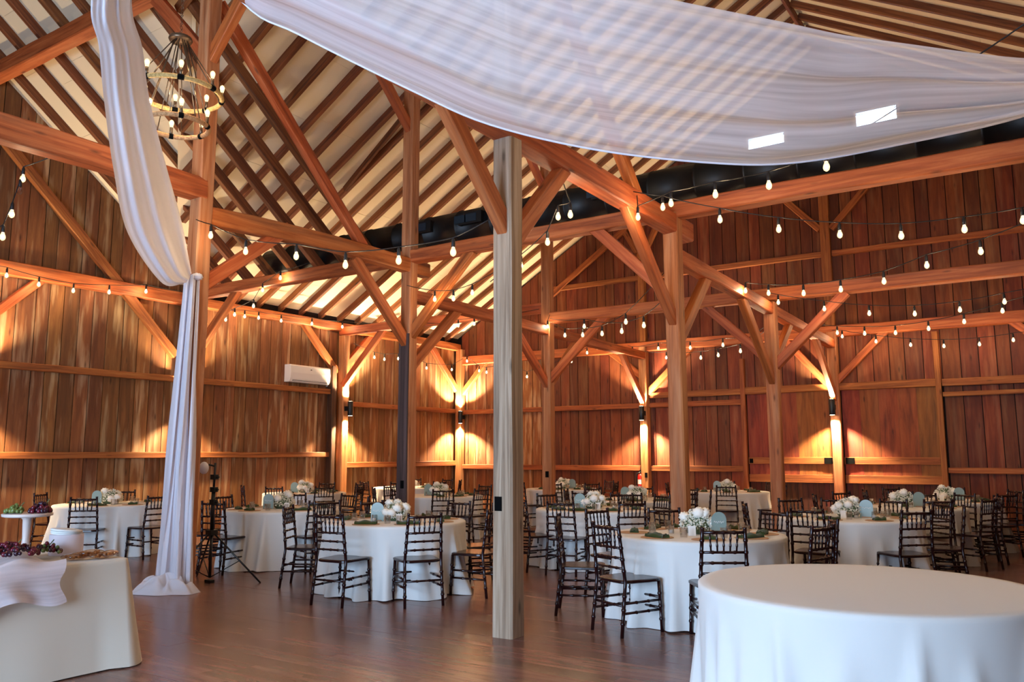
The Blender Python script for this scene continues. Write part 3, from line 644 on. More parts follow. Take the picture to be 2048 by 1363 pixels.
# ------------------------------------------------------------------ drapes
def cloth_grid(name, rows, mat, parent, th=0):
    """rows: list of equal-length point rows"""
    n_, m_ = len(rows), len(rows[0]); v = [tuple(p) for r in rows for p in r]
    f = [(i * m_ + j, i * m_ + j + 1, (i + 1) * m_ + j + 1, (i + 1) * m_ + j) for i in range(n_ - 1) for j in range(m_ - 1)]
    uv = [(i / (n_ - 1), j / (m_ - 1)) for i in range(n_) for j in range(m_)]
    return link(name, mesh(name, v, f, mat, True, uv), parent)
def spline(P, t):
    """Catmull-Rom through points P, t in 0..1"""
    n_ = len(P) - 1; s_ = min(t * n_, n_ - 1e-6); i = int(s_); u = s_ - i
    p0, p1, p2, p3 = P[max(i - 1, 0)], P[i], P[i + 1], P[min(i + 2, n_)]
    return .5 * ((2 * p1) + (p2 - p0) * u + (2 * p0 - 5 * p1 + 4 * p2 - p3) * u * u + (3 * p1 - p0 - 3 * p2 + p3) * u ** 3)
V3 = lambda *a: Vector(a)
# big sheer swag: from the hub above the dance floor to the post beyond the right edge
far_e = [V3(-4.75, 2.75, 5.3), V3(-4.19, 3.15, 4.43), V3(-3.85, 3.35, 4.18), V3(-3.23, 3.72, 3.79), V3(-2.8, 3.98, 3.55), V3(-2.22, 4.33, 3.37), V3(-1.59, 4.7, 3.27), V3(-1.18, 4.95, 3.27), V3(-.66, 5.26, 3.37), V3(-.02, 5.65, 3.54), V3(.4, 5.78, 3.72)]
near_e = [V3(-4.3, 2.2, 5.4), V3(-3.6, 2.35, 4.85), V3(-2.9, 2.65, 4.4), V3(-2.2, 3.05, 4.05), V3(-1.85, 3.3, 3.88), V3(-1.48, 3.57, 3.76), V3(-1.02, 4.03, 3.70), V3(-.78, 4.3, 3.68), V3(-.54, 4.53, 3.67), V3(0, 5.09, 3.67), V3(.42, 5.6, 3.78)]
sw = tag(empty('sheer_swag', (0, 0, 0)), 'wide sheer white voile swag hanging across the upper right', 'drape')
rows = []
for i in range(97):
    t = i / 96; a = spline(far_e, t); b = spline(near_e, t); row = []
    for j in range(61):
        s_ = j / 60; p = a.lerp(b, s_)
        sag = -.16 * math.sin(math.pi * s_) * (1 - .6 * t)
        fold = .022 * math.sin(s_ * 23 + 2.2 * math.sin(t * 4 + s_ * 3)) * (.5 + .5 * t) + .03 * noise.noise(Vector((t * 3, s_ * 9, 1.7)))
        row.append((p.x, p.y, p.z + sag + fold * (1 if 2 < j < 58 else .3)))
    rows.append(row)
cloth_grid('voile_sheet', rows, 'sheer', sw)
hem = MB(); hem.tube([spline(far_e, i / 60) for i in range(61)], .007, 5); hem.build('hem', 'drape', sw, True)

# left drape: tied to the post, falls to the floor and puddles
ld = tag(empty('tied_drape', (L1 + .1, R0 - .2, 0)), 'white voile drape tied to the post and pooling on the floor', 'drape')
o0 = Vector((L1 + .1, R0 - .2, 0))
ea = [V3(-4.75, 2.62, 5.35), V3(-5.6, 2.94, 4.79), V3(-6.1, 3.29, 4.70), V3(-6.7, 3.69, 4.56), V3(-7.3, 4.15, 4.22), V3(-7.9, 4.69, 3.80), V3(-8.2, 5.3, 3.42), V3(-8.28, 5.62, 3.48)]
eb = [V3(-4.72, 2.75, 5.45), V3(-5.6, 3.24, 4.94), V3(-6.1, 3.65, 4.85), V3(-6.7, 4.11, 4.72), V3(-7.3, 4.68, 4.44), V3(-7.9, 5.3, 4.08), V3(-8.2, 5.62, 3.78), V3(-8.3, 5.74, 3.62)]
vdir = V3(.82, -.57, 0)
rows = []
for i in range(61):
    t = i / 60; a = spline(ea, t); b = spline(eb, t); row = []
    for j in range(33):
        s_ = j / 32; p = a.lerp(b, s_)
        d = .05 * math.sin(s_ * 19 + 3 * t) + .03 * math.sin(s_ * 37 + 5 * t) + .10 * math.sin(math.pi * s_)
        row.append(p + vdir * d * (1 - .5 * t) - o0 + Vector((0, 0, -.05 * math.sin(math.pi * s_))))
    rows.append(row)
cloth_grid('swag_sheet', rows, 'drape', ld)
rt = V3(.833, .553, 0); rows = []
for i in range(71):
    t = i / 70; z = 3.62 * (1 - t) + .08 * t
    wl_ = .095 + .125 * t; cx = -.07 - .03 * t; row = []
    for j in range(49):
        s_ = j / 48 * 2 - 1
        lat = cx + s_ * wl_ + .012 * math.sin(t * 9 + j)
        d = .22 + .045 * math.sin(s_ * 9 + 1.5 * math.sin(t * 3)) + .02 * math.sin(s_ * 21 + t * 4) - .16 * s_ * s_
        row.append(V3(L1, R0, z) + rt * lat + vdir * d - o0)
    rows.append(row)
cloth_grid('fall_sheet', rows, 'drape', ld)
kn = MB().ball((0, 0, 0), .05, 14, 10, (1.1, 1.1, .8), lambda t, a: 1 + .16 * math.sin(a * 6) + .1 * math.sin(t * 9))
o = kn.build('knot', 'drape', ld, True); o.location = V3(L1, R0, 3.6) + vdir * .2 + rt * .0 - o0
pc = V3(L1, R0, 0) + rt * (-.2) + vdir * .22 - o0; rows = []
for i in range(41):                                    # surplus cloth heaped in soft curling folds
    q = i / 40; row = []
    for j in range(121):
        a = 2 * math.pi * j / 120; cx_, cy_ = math.cos(a) * q, math.sin(a) * q
        wrp = noise.noise(Vector((cx_ * 1.6, cy_ * 1.6, 4.2))); w2 = noise.noise(Vector((cx_ * 2.3 + 7, cy_ * 2.3, 1.1)))
        rdg = math.sin(7.5 * (cx_ * .8 + cy_) + 5.5 * wrp + 3 * w2)
        z = .2 * (1 - q ** 2.4) * (.62 + .3 * rdg) + .05 * (1 - q ** 4) * (.5 + .5 * w2)
        rr2 = .33 * q * (1 + .10 * math.sin(3 * a + .6) + .06 * math.sin(7 * a + 2))
        row.append(pc + rt * math.cos(a) * rr2 * 1.12 + vdir * math.sin(a) * rr2 * .85 + Vector((0, 0, max(.004, z))))
    rows.append(row)
cloth_grid('pooled_hem', rows, 'drape', ld)

# ------------------------------------------------------------------ tables with linen cloths
def cloth_mesh(R, H, seed, nf=14, flare=.10):
    """floor-length round cloth: uneven pleats that start under the table edge and deepen toward the hem"""
    rg = random.Random(seed); n_ = 220
    cs_ = []; a = rg.uniform(0, .5)
    while a < 6.28: cs_.append((a, rg.uniform(.05, .13), rg.uniform(.35, 1.0), rg.uniform(-.08, .08), rg.uniform(.0, .3))); a += rg.uniform(6.283 / nf * .5, 6.283 / nf * 1.5)
    def fold(a, t):
        h = 0
        for c_, w_, k_, tw, st in cs_:
            q = max(0.0, (t - st) / (1 - st)); d = ((a - c_ - tw * t + math.pi) % (2 * math.pi)) - math.pi
            h += k_ * math.exp(-(d / (w_ * (.45 + .55 * t))) ** 2) * q ** .9
        return h
    prof = [(0.0, H, 0), (.5, H, 0), (.93, H, 0), (.985, H - .003, 0), (1, H - .014, .01), (1, H - .04, .05), (1, H - .09, .12), (1, H - .16, .22), (1, H - .25, .35), (1, H - .36, .5), (1, H - .48, .66), (1, H - .6, .82), (1, .06, .95), (1, .008, 1.0)]
    v = []; f = []
    for k, (q, z, t) in enumerate(prof):
        for j in range(n_):
            a = 2 * math.pi * j / n_; fo = fold(a, t) if t else 0
            r = R * q + t * flare * .12 + flare * 1.0 * fo * (t ** .3 if t else 0) - .02 * t * math.exp(-(fo / .2) ** 2)
            v.append((r * math.cos(a), r * math.sin(a), max(.004, z + (.012 * math.sin(a * 9 + seed) if k == len(prof) - 1 else 0))))
    for i in range(len(prof) - 1):
        for j in range(n_): a = i * n_ + j; b = i * n_ + (j + 1) % n_; f.append((a, a + n_, b + n_, b))
    f.append(tuple(range(n_)))
    return v, f
TABLES = {  # key: (x, y, R, description)
 'A': (-6.49, 7.32, .82, 'the table left of the pale post'), 'B': (-2.96, 7.68, .82, 'the table behind the empty table'),
 'C': (-12.55, 7.45, .82, 'the table left of the drape'), 'D': (-9.29, 8.09, .82, 'the table beside the light stand'),
 'E': (-5.51, 10.39, .82, 'the table just right of the pale post'), 'F': (-2.18, 10.6, .82, 'the nearest table at right'),
 'G': (-1.93, 13.08, .82, 'the second table at right'), 'H': (-1.6, 15.06, .82, 'the rear right table by the doors'),
 'I': (-12.75, 11.65, .82, 'the table below the air conditioner'), 'J': (-9.69, 12.14, .82, 'the table behind the dark-sided post'),
 'K': (-5.97, 12.79, .82, 'the table before the extinguisher post'), 'L': (-5.66, 16.4, .82, 'the table left of the door panels'),
 'M': (-12.75, 14.85, .82, 'the back table in the corner'), 'N': (-9.2, 15.9, .82, 'the back table behind the slim orange post')}
def table(x, y, R, label, seed, flare=.15, nf=19):
    t = tag(empty('round_table', (x, y, 0), seed), label.replace('cloth', 'table'), 'table')
    MB().lathe([(R - .03, .715), (R - .02, .72), (R - .02, .745), (R - .03, .75)], 40).build('tabletop', 'back', t)
    for k in range(4):
        a = k * math.pi / 2; MB().tube([(.45 * math.cos(a), .45 * math.sin(a), .72), (.5 * math.cos(a), .5 * math.sin(a), 0)], .016, 8).build('leg', 'black', t)
    v, f = cloth_mesh(R, .76, seed, nf, flare); o = link('tablecloth', mesh('tablecloth', v, f, 'cloth', True)); o.location = (x, y, 0); o.rotation_euler.z = seed * .7
    tag(o, label, 'tablecloth', 'white floor-length tablecloths')
table(-1.01, 5.24, .95, 'white cloth on the empty round table in the foreground', 31, .12, 22)
for i, (k, (x, y, R, d)) in enumerate(TABLES.items()): table(x, y, R, 'white cloth on ' + d, 3 + i * 5)

# ------------------------------------------------------------------ chairs
def turned(p0, p1, r, rings, n=8, bend=None):
    p0 = Vector(p0); p1 = Vector(p1); pts = []; rad = []; L = (p1 - p0).length
    q = [0.0]
    for i in range(1, rings + 1):
        c_ = i / (rings + 1); e = .007 / L; q += [c_ - 2 * e, c_ - e, c_ + e, c_ + 2 * e]
    q.append(1.0)
    for i, t in enumerate(q):
        p = p0.lerp(p1, t)
        if bend: p = p + bend * math.sin(math.pi * t)
        pts.append(p); rad.append(r * (1.32 if (i % 4 in (2, 3) and 0 < t < 1) else 1))
    return pts, rad
def chair_parts(full):
    out = []
    def tb(name, segs, n=8):
        m = MB()
        for (a, b, r, k) in segs: p, q = turned(a, b, r, k); m.tube(p, q, n)
        out.append((name, m.me(name, 'chair', True)))
    for s_ in (-1, 1):
        m = MB(); pts = []; rad = []
        for a, b, k in (((s_ * .2, -.25, 0), (s_ * .192, -.195, .44), 3), ((s_ * .192, -.195, .44), (s_ * .172, -.245, .915), 4)):
            p, q = turned(a, b, .0155, k); pts += p if not pts else p[1:]; rad += q if not rad else q[1:]
        pts.append(Vector((s_ * .1715, -.2465, .925))); rad.append(.019)
        m.tube(pts, rad, 8); out.append(('leg', m.me('back_leg', 'chair', True)))
        tb('leg', [((s_ * .2, .2, 0), (s_ * .188, .185, .43), .0155, 3)])
    sv = []; sf = []; nn = 28
    for z, sh in ((.425, .0), (.432, .012), (.448, .012), (.455, 0)):
        for j in range(nn):
            a = 2 * math.pi * j / nn; cx_, cy_ = math.cos(a), math.sin(a); e = .35
            px_ = math.copysign(abs(cx_) ** e, cx_); py_ = math.copysign(abs(cy_) ** e, cy_)
            wx = (.2 + .018 * py_) + sh; sv.append((px_ * wx, py_ * (.2 + sh) * 1.0, z))
    for i in range(3):
        for j in range(nn): a = i * nn + j; b = i * nn + (j + 1) % nn; sf.append((a, b, b + nn, a + nn))
    sf += [tuple(reversed(range(nn))), tuple(3 * nn + j for j in range(nn))]
    out.append(('seat', mesh('seat', sv, sf, 'chair')))
    def back(z): t = (z - .44) / .475; return (.192 + (.172 - .192) * t, -.195 - .05 * t)
    rails = []
    for z, r in ((.885, .014), (.725, .011), (.64, .0105), (.555, .0105)):
        x_, y_ = back(z); rails.append(((-x_, y_, z), (x_, y_, z), r, 3))
    spn = []
    for i in range(5):
        u = -1 + 2 * (i + 1) / 6; x0, y0 = back(.725); x1, y1 = back(.885); spn.append(((u * x0 * .86, y0, .725), (u * x1 * .98, y1, .885), .008, 2))
    st = [((-.196, .19, .2), (.196, .19, .2), .011, 2), ((-.196, .19, .29), (.196, .19, .29), .011, 2), ((-.196, -.215, .25), (.196, -.215, .25), .011, 2)]
    for s_ in (-1, 1): st += [((s_ * .197, -.22, .19), (s_ * .197, .19, .19), .011, 2), ((s_ * .195, -.212, .27), (s_ * .195, .19, .27), .011, 2)]
    if full:
        for i, q in enumerate(rails): tb('top_rail' if i == 0 else 'back_rail', [q])
        for q in spn: tb('spindle', [q], 6)
        for q in st: tb('stretcher', [q], 6)
    else: tb('backrest', rails + spn, 6); tb('stretcher', st[:3], 5); tb('stretcher', st[3:], 5)
    return out
CH_FULL = chair_parts(True); CH_LITE = chair_parts(False)
def chair(x, y, rz, label, group, full=True):
    t = tag(empty('spindle_chair', (x, y, 0), rz), label, 'chair', group)
    for n_, me in (CH_FULL if full else CH_LITE): link(n_, me, t)
SEATS = {  # table: (angle around table in degrees, distance of the chair back from the table centre, twist)
 'A': [(204, 1.3, 6), (166, 1.6, -8), (140, 1.25, 30), (91, 1.25, 0), (50, 1.24, 5), (10, 1.28, -4), (325, 1.26, 2), (280, 1.24, -4)],
 'B': [(254, 1.24, -8), (205, 1.34, 0), (159, 1.42, 6), (128, 1.22, 0), (72, 1.22, -5), (24, 1.24, 0), (343, 1.3, 0), (300, 1.24, 3)],
 'C': [(312, 1.22, 4), (0, 1.25, 0), (205, 1.2, 8), (140, 1.2, 0), (85, 1.2, 0)],
 'D': [(272, 1.24, 12), (236, 1.24, 0), (185, 1.2, 0), (130, 1.2, 5), (85, 1.2, 0), (40, 1.2, 0), (344, 1.18, -3)],
 'E': [(277, 1.24, 4), (321, 1.24, -3), (245, 1.24, 0), (196, 1.2, 0), (154, 1.22, 0), (98, 1.22, 0), (62, 1.2, 0), (10, 1.22, 0)],
 'F': [(261, 1.24, 5), (314, 1.24, 0), (6, 1.22, 0), (40, 1.2, 0), (75, 1.22, 0), (108, 1.2, 6), (138, 1.2, 0), (205, 1.2, 0)],
 'G': [(336, 1.2, 0), (20, 1.22, 0), (55, 1.2, 0), (100, 1.2, 0), (145, 1.2, 0), (200, 1.2, 0), (250, 1.2, 0), (298, 1.2, 0)],
 'H': [(353, 1.2, 0), (40, 1.22, 0), (318, 1.2, 0), (90, 1.2, 0), (140, 1.2, 0), (200, 1.2, 0), (262, 1.2, 0)],
 'I': [(290, 1.2, 0), (335, 1.2, 0), (20, 1.2, 4), (70, 1.2, 0), (115, 1.2, 0), (240, 1.2, 0)],
 'J': [(312, 1.2, 0), (345, 1.2, 8), (30, 1.2, 0), (80, 1.2, 0), (130, 1.2, 0), (180, 1.2, 0), (230, 1.2, 0), (275, 1.2, 0)],
 'K': [(290, 1.2, 0), (245, 1.2, 0), (335, 1.2, 0), (20, 1.2, 0), (65, 1.2, 0), (110, 1.2, 0), (155, 1.2, 0), (200, 1.2, 0)],
 'L': [(288, 1.2, 0), (240, 1.2, 0), (195, 1.2, 0), (345, 1.2, 0), (60, 1.2, 0), (110, 1.2, 0)],
 'M': [(300, 1.2, 0), (345, 1.2, 0), (30, 1.2, 0), (80, 1.2, 0), (125, 1.2, 0), (255, 1.2, 0)],
 'N': [(290, 1.2, 0), (330, 1.2, 0), (250, 1.2, 0), (10, 1.2, 0), (60, 1.2, 0), (205, 1.2, 0), (120, 1.2, 0)]}
SECT = ['near side', 'near right side', 'right side', 'far right side', 'far side', 'far left side', 'left side', 'near left side']
PLACE = {}       # the words that single out each seat of a table
for k, lst in SEATS.items():
    x, y, R, d = TABLES[k]; base = math.degrees(math.atan2(-y, -x)); used = {}
    for (a, r, tw) in sorted(lst, key=lambda q: (q[0] - base) % 360):
        s_ = round(((a - base) % 360) / 45) % 8; used[s_] = used.get(s_, 0) + 1
        PLACE[k, a] = ('second ' if used[s_] > 1 else '') + SECT[s_]
        ra = math.radians(a); rc = r - .235          # the chair's origin sits before its back
        chair(x + rc * math.cos(ra), y + rc * math.sin(ra), ra + math.pi / 2 + math.radians(tw), 'dark spindle chair at ' + d + ', ' + PLACE[k, a], 'spindle chairs around the dining tables', k in 'ABCDEFGH')

# ------------------------------------------------------------------ table settings
rose_me = []
for q in range(3):
    def fn(t, a, q=q): return 1 + .09 * math.sin(5 * a + 6 * t + q) + .12 * math.sin(9 * t + 2 * a)
    rose_me.append(MB().ball((0, 0, 0), .052, 14, 10, (1, 1, .82), fn).me('rose', 'rose', True))
gy = MB(); gr = random.Random(5)
for i in range(620):
    a = gr.uniform(0, 6.283); e = math.asin(gr.uniform(-.15, 1)); r = .165 * gr.uniform(.8, 1.08)
    c_ = (r * math.cos(e) * math.cos(a), r * math.cos(e) * math.sin(a), .06 + .95 * r * math.sin(e)); q = gr.uniform(.006, .0115)
    gy.add([(c_[0] + q, c_[1], c_[2]), (c_[0] - q, c_[1], c_[2]), (c_[0], c_[1] + q, c_[2]), (c_[0], c_[1] - q, c_[2]), (c_[0], c_[1], c_[2] + q), (c_[0], c_[1], c_[2] - q)],
           [(0, 2, 4), (2, 1, 4), (1, 3, 4), (3, 0, 4), (2, 0, 5), (1, 2, 5), (3, 1, 5), (0, 3, 5)])
gyp_me = gy.me('gypsophila', 'gyp')
core_me = MB().ball((0, 0, .08), .13, 16, 9, (1, 1, .85), lambda t, a: 1 + .1 * math.sin(7 * a) * math.sin(5 * t)).me('leaf_core', 'gleaf', True)
vase_me = MB().lathe([(.06, 0), (.085, .004), (.09, .05), (.082, .07)], 18).me('vase', 'glass', True)
glass_me = MB().lathe([(.028, 0), (.032, .004), (.036, .09), (.0345, .09), (.030, .008), (.0, .006)], 16, cap=False).me('glass_wall', 'glass', True)
votive_me = MB().lathe([(.024, 0), (.027, .003), (.028, .075), (.026, .075), (.024, .006), (0, .005)], 14, cap=False).me('glass_wall', 'glass', True)
wax_me = MB().lathe([(.022, .006), (.022, .035)], 12).me('wax', 'whitec', True)
ch_me = MB().lathe([(.15, 0), (.152, .002), (.15, .004)], 32).me('placemat', 'charger')
def napkin_mesh(k):
    rg = random.Random(k); rows = []; v = []; f = []; n_ = 13; m_ = 9
    Ln, Wn = (.24, .10) if k % 3 else (.13, .08)
    for i in range(n_):
        u = i / (n_ - 1) * 2 - 1
        for j in range(m_):
            a = math.pi * j / (m_ - 1); w_ = Wn / 2 * (1 + .12 * math.sin(3 * u + k)); hgt = .03 + .008 * math.sin(5 * u + k) + .006 * math.sin(9 * a)
            v.append((u * Ln / 2, -math.cos(a) * w_, max(0, math.sin(a)) ** .6 * hgt + .001))
    for i in range(n_ - 1):
        for j in range(m_ - 1): p = i * m_ + j; f.append((p, p + 1, p + m_ + 1, p + m_))
        f.append((i * m_, (i + 1) * m_, (i + 1) * m_ + m_ - 1, i * m_ + m_ - 1))
    f.append(tuple(range(m_))); f.append(tuple(reversed(range((n_ - 1) * m_, n_ * m_))))
    return mesh('napkin', v, f, 'napkin', True)
nap = [napkin_mesh(k) for k in range(4)]
def arch_mesh(w_, h, th):
    pr = [(-w_ / 2, 0), (w_ / 2, 0)] + [(w_ / 2 * math.cos(a), h - w_ / 2 + w_ / 2 * math.sin(a)) for a in [math.pi * i / 14 for i in range(15)]]
    n_ = len(pr); v = [(x, -th / 2, z) for x, z in pr] + [(x, th / 2, z) for x, z in pr]
    return v, [tuple(range(n_)), tuple(reversed(range(n_, 2 * n_)))] + [(i, i + n_, (i + 1) % n_ + n_, (i + 1) % n_) for i in range(n_)]
sign_me = mesh('arch_panel', *arch_mesh(.15, .21, .005), 'sign')
scr = MB(); scr.tube([(-.05 + .1 * i / 24, -.004, .115 + .009 * math.sin(i * 1.35) + .004 * math.sin(i * .6)) for i in range(25)], .0016, 4); scr_me = scr.me('script_line', 'ink', True)
sbase_me = MB().box(-.05, .05, -.02, .02, 0, .012).me('sign_base', 'charger')
def settings(k, rich):
    x, y, R, d = TABLES[k]; z = .7612; rg = random.Random('set' + k); cam_a = math.atan2(-y, -x)
    t = tag(empty('flower_centerpiece', (x, y, z), rg.uniform(0, 6)), 'white rose and gypsophila centrepiece on ' + d, 'flowers', 'white centrepieces')
    link('vase', vase_me, t); link('leaf_core', core_me, t); o = link('gypsophila', gyp_me, t); o['kind'] = 'stuff'
    for i in range(7 if rich else 5):
        a = i * 2.4 + rg.uniform(-.3, .3); e = (.15, .55, 1.0)[i % 3] + rg.uniform(-.1, .1)
        o = link('rose', rose_me[i % 3], t); o.location = (.15 * math.cos(e) * math.cos(a), .15 * math.cos(e) * math.sin(a), .07 + .15 * math.sin(e)); o.rotation_euler = (rg.uniform(-.5, .5), rg.uniform(-.5, .5), a)
        o.scale = (1.05 + rg.uniform(-.1, .15),) * 3
    side = 1 if k in 'BFGHN' else -1
    dv = Vector((math.cos(cam_a), math.sin(cam_a), 0)); rv = Vector((-dv.y, dv.x, 0))
    p = Vector((x, y, z)) + rv * side * .2 + dv * .08
    s_ = tag(empty('table_sign', p, cam_a + math.pi / 2 + rg.uniform(-.4, .4)), 'arched sage table sign on ' + d, 'sign', 'arched table signs')
    link('arch_panel', sign_me, s_); link('sign_base', sbase_me, s_)
    if rich: q = link('script_line', scr_me, s_)
    p = Vector((x, y, z)) + dv * .27 - rv * side * .05
    c_ = MB().box(-.035, .035, -.002, .002, 0, .09); o = c_.build('table_card', 'whitec'); o.location = p; o.rotation_euler = (-.15, 0, cam_a + math.pi / 2 + rg.uniform(-.25, .25)); tag(o, 'small plain white card on ' + d, 'card', 'white table cards')
    for i in range(3 if rich else 2):
        a = cam_a + (-1.25, .25, 1.35)[i] + rg.uniform(-.1, .1); q = Vector((x, y, z)) + Vector((math.cos(a), math.sin(a), 0)) * rg.uniform(.24, .3)
        v_ = tag(empty('votive_candle', q), 'clear glass votive ' + ('left of', 'before', 'right of')[i] + ' the flowers on ' + d, 'candle', 'votives on ' + d); link('glass_wall', votive_me, v_); link('wax', wax_me, v_)
    for j, (a_, r_, tw) in enumerate(SEATS[k] if rich else SEATS[k][:5]):
        a = math.radians(a_); u = Vector((math.cos(a), math.sin(a), 0)); wv = Vector((-u.y, u.x, 0))
        c0 = Vector((x, y, z)) + u * .6
        o = link('placemat', ch_me); o.location = c0; tag(o, 'tan placemat, ' + PLACE[k, a_] + ' of ' + d, 'placemat', 'placemats on ' + d)
        o = link('napkin', nap[(j + rg.randint(0, 3)) % 4]); o.location = c0 + Vector((0, 0, .0045)); o.rotation_euler.z = a + math.pi / 2 + rg.uniform(-.5, .5); tag(o, 'olive napkin, ' + PLACE[k, a_] + ' of ' + d, 'napkin', 'napkins on ' + d)
        g = tag(empty('water_glass', c0 - u * .17 + wv * .17), 'clear water glass, ' + PLACE[k, a_] + ' of ' + d, 'glass', 'glasses on ' + d); link('glass_wall', glass_me, g)
for k in TABLES: settings(k, k in 'ABEFD')

# ------------------------------------------------------------------ light stand by the draped post
ts = tag(empty('light_stand', (-8.62, 6.42, 0)), 'black tripod light stand with a white globe lamp behind the drape', 'light stand')
MB().tube([(0, 0, .06), (0, 0, .62)], .018, 8).build('lower_pole', 'black', ts, True)
MB().tube([(0, 0, .6), (.0, 0, 1.1)], .024, 8).tube([(0, 0, 1.1), (.01, 0, 1.42)], .014, 8).build('upper_pole', 'black', ts, True)
MB().box(-.05, .05, -.05, .05, .56, .62).build('leg_collar', 'black', ts)
MB().box(-.055, .055, -.03, .03, .0, .035).build('foot_plate', 'black', ts)
for a in (.55, 2.75, 4.6):
    p = (.62 * math.cos(a), .62 * math.sin(a), .0)
    MB().tube([(.03 * math.cos(a), .03 * math.sin(a), .58), p], .011, 6).build('leg', 'black', ts, True)
    MB().tube([(0, 0, .06), (.35 * math.cos(a), .35 * math.sin(a), .255)], .006, 6).build('brace', 'black', ts, True)
for z in (.95, 1.1, 1.25): MB().box(-.035, .045, -.03, .03, z - .03, z + .03).tube([(.04, 0, z), (.09, 0, z)], .012, 6).build('clamp', 'black', ts)
MB().tube([(.01, 0, 1.38), (-.06, -.04, 1.4)], .012, 6).build('bracket_arm', 'black', ts, True)
MB().ball((-.1, -.08, 1.36), .075, 16, 12, (1, .6, 1)).build('globe', 'globe', ts, True)

# ------------------------------------------------------------------ dessert table at the left edge
bt = tag(empty('dessert_table', (-6.35, 2.2, 0)), 'long dessert table at the lower left edge', 'table')
MB().box(-.48, .48, -1.3, 1.43, .72, .75).build('tabletop', 'back', bt)
for sx in (-.42, .42):
    for sy in (-1.2, 1.32): MB().tube([(sx, sy, 0), (sx, sy, .73)], .018, 8).build('leg', 'black', bt)
v = []; f = []; outl = []
x0, x1, y0, y1, rc = -6.86, -5.84, .85, 3.65, .05
for cx_, cy_, a0 in ((x1 - rc, y1 - rc, 0), (x0 + rc, y1 - rc, 90), (x0 + rc, y0 + rc, 180), (x1 - rc, y0 + rc, 270)):
    for i in range(7): a = math.radians(a0 + 15 * i); outl.append((cx_, cy_, math.cos(a), math.sin(a), rc))
    ax, ay = {0: (-1, 0), 90: (0, -1), 180: (1, 0), 270: (0, 1)}[a0]; L = (x1 - x0 if ax else y1 - y0) - 2 * rc
    for i in range(1, 24): outl.append((cx_ + ax * L * i / 24, cy_ + ay * L * i / 24, math.cos(math.radians(a0 + 90)), math.sin(math.radians(a0 + 90)), rc))
no = len(outl)
lv = [(.76, -.02), (.76, -.008), (.755, 0), (.73, .004), (.65, .01), (.5, .02), (.3, .035), (.12, .05), (.01, .06)]
for (z, off) in lv:
    for i, (cx_, cy_, nx, ny, r) in enumerate(outl):
        t = (.76 - z) / .75; s_ = math.sin(i * .55) + .6 * math.sin(i * 1.27 + 1); corner = 1 if (i % 30) < 7 else 0
        d = r + off + t * (.012 * s_ + .07 * corner); v.append((cx_ + nx * d, cy_ + ny * d, z))
for i in range(len(lv) - 1):
    for j in range(no): a = i * no + j; b = i * no + (j + 1) % no; f.append((a, a + no, b + no, b))
f.append(tuple(range(no)))
tag(link('tablecloth', mesh('tablecloth', v, f, 'cloth_b', True)), 'beige cloth on the long dessert table at lower left', 'tablecloth')
# blush chiffon runner, bunched along the top and hanging over the front side
rows = []
for i in range(61):
    yy = 1.0 + 2.12 * i / 60; row = []; drop = .16 + .26 * (1 - i / 60) + .05 * math.sin(i * .35)
    for j in range(41):
        s_ = j / 40; puff = .028 + .045 * abs(noise.noise(Vector((i * .11, j * .13, 2)))) + .02 * math.sin(i * .5 + j * .3)
        if s_ < .6: xx = -6.7 + (.9) * s_ / .6; z = .764 + puff * (1 if s_ > .1 else s_ * 10)
        elif s_ < .68: q = (s_ - .6) / .08; xx = -5.8 + .045 * math.sin(q * 1.57); z = .764 + puff * (1 - q) + .01 * (1 - q) - .04 * q
        else: q = (s_ - .68) / .32; xx = -5.755 + .03 * math.sin(i * .42) * q + .015 * math.sin(i * .9) * q; z = .724 - drop * q
        endf = .03 * math.sin(s_ * 14)
        row.append((xx, yy + endf, z))
    rows.append(row)
rn = cloth_grid('table_runner', rows, 'chiffon', None); tag(rn, 'blush chiffon runner bunched on the dessert table', 'table runner')
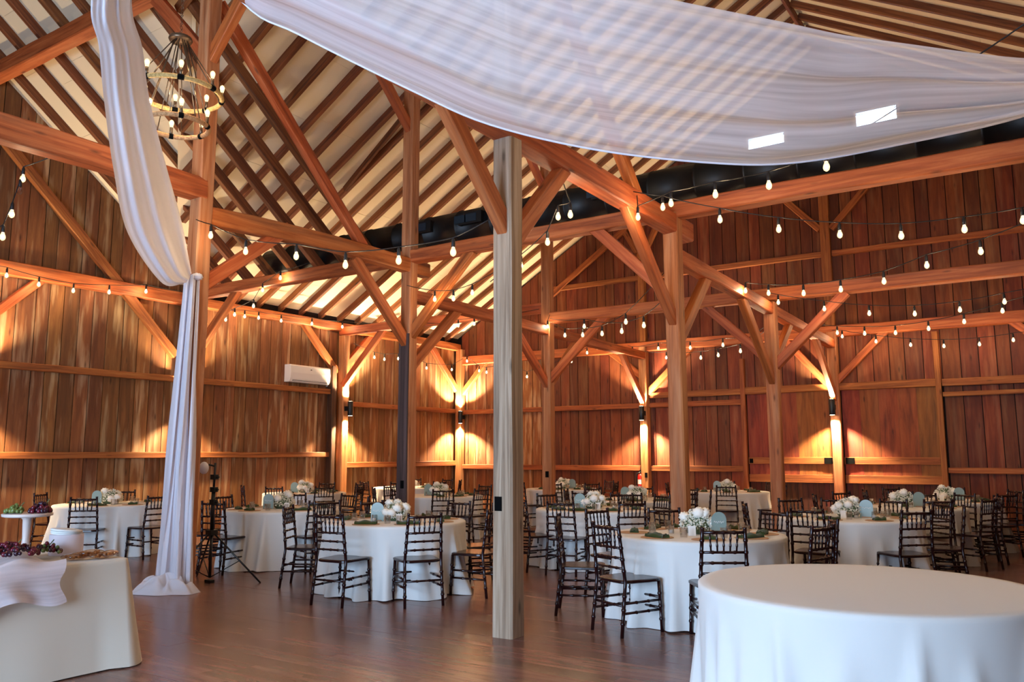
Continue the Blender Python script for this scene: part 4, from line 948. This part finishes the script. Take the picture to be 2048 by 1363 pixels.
# tall wooden cake stand with mixed grapes
cs = tag(empty('cake_stand', (-6.52, 3.22, .80)), 'pale pedestal stand heaped with grapes on the dessert table', 'cake stand')
MB().lathe([(.075, 0), (.08, .01), (.03, .03), (.024, .1), (.03, .24), (.05, .262)], 24).build('pedestal', 'ceramic', cs, True)
MB().lathe([(.15, .262), (.17, .268), (.172, .285), (.165, .288), (.0, .288)], 30).build('plate', 'ceramic', cs, True)
gme = {m: MB().ball((0, 0, 0), .014, 8, 6, (1, 1, 1.12)).me('grape', m, True) for m in ('grape', 'grape_g', 'grape_d')}
rg = random.Random(11)
def bunch(name, loc, nx, ny, nz, cnt, mats, label):
    t = tag(empty(name, loc), label, 'grapes')
    for i in range(cnt):
        a = rg.uniform(0, 6.283); q = rg.random() ** .5; h = (1 - q * q) * nz * rg.uniform(.2, 1)
        o = link('grape', gme[rg.choice(mats)], t); o.location = (nx * q * math.cos(a), ny * q * math.sin(a), .013 + h); s_ = rg.uniform(.9, 1.25); o.scale = (s_, s_, s_)
    MB().tube([(0, 0, .01), (.01, .02, nz * .7), (.03, .05, nz + .03)], .004, 5).build('stem', 'gleaf', t, True)
bunch('grape_bunch', (-6.57, 3.15, 1.088), .07, .06, .05, 50, ('grape_g',), 'green grapes on the pedestal stand')
bunch('grape_bunch', (-6.46, 3.28, 1.088), .075, .075, .07, 60, ('grape', 'grape_d', 'grape_d'), 'dark red grapes on the pedestal stand')
bunch('grape_bunch', (-6.12, 2.93, .84), .2, .16, .07, 110, ('grape', 'grape', 'grape_d'), 'big heap of red grapes on the blush runner')
bunch('grape_bunch', (-6.3, 3.25, .80), .11, .11, .07, 60, ('grape_d', 'grape', 'grape_g'), 'mixed grapes below the pedestal stand')
bx = tag(empty('white_box', (-6.45, 3.49, .762), .2), 'low round white box with folded napkins beside the grapes', 'box')
MB().lathe([(.118, 0), (.12, .004), (.12, .15), (.115, .155), (0, .155)], 32).build('box_body', 'chiffon', bx, True)
for i in range(3): o = MB().lathe([(.1, 0), (.112, .004), (.11, .012), (.09, .015), (0, .016)], 14).build('folded_napkin', 'cloth', bx, True); o.location = (.01 * i, -.012 * i, .156 + .012 * i); o.rotation_euler = (.05 * i, .04, i)
for i in range(5):
    t = tag(empty('snack_bag', (-5.98 + .025 * i - .05, 3.32 + .055 * i, .765 + .012 * (i % 3)), .7 + .35 * i), ('first', 'second', 'third', 'fourth', 'fifth')[i] + ' clear bag of nuts from the runner on the dessert table', 'snack bag', 'clear snack bags')
    MB().ball((0, 0, .022), .09, 12, 8, (1, .55, .26), lambda t_, a: 1 + .08 * math.sin(6 * a)).build('film', 'bag', t, True)
    q = MB()
    for j in range(14): q.ball((rg.uniform(-.055, .055), rg.uniform(-.028, .028), .02 + rg.uniform(-.006, .008)), .011, 6, 5)
    q.build('nuts', 'nuts', t, True)['kind'] = 'stuff'
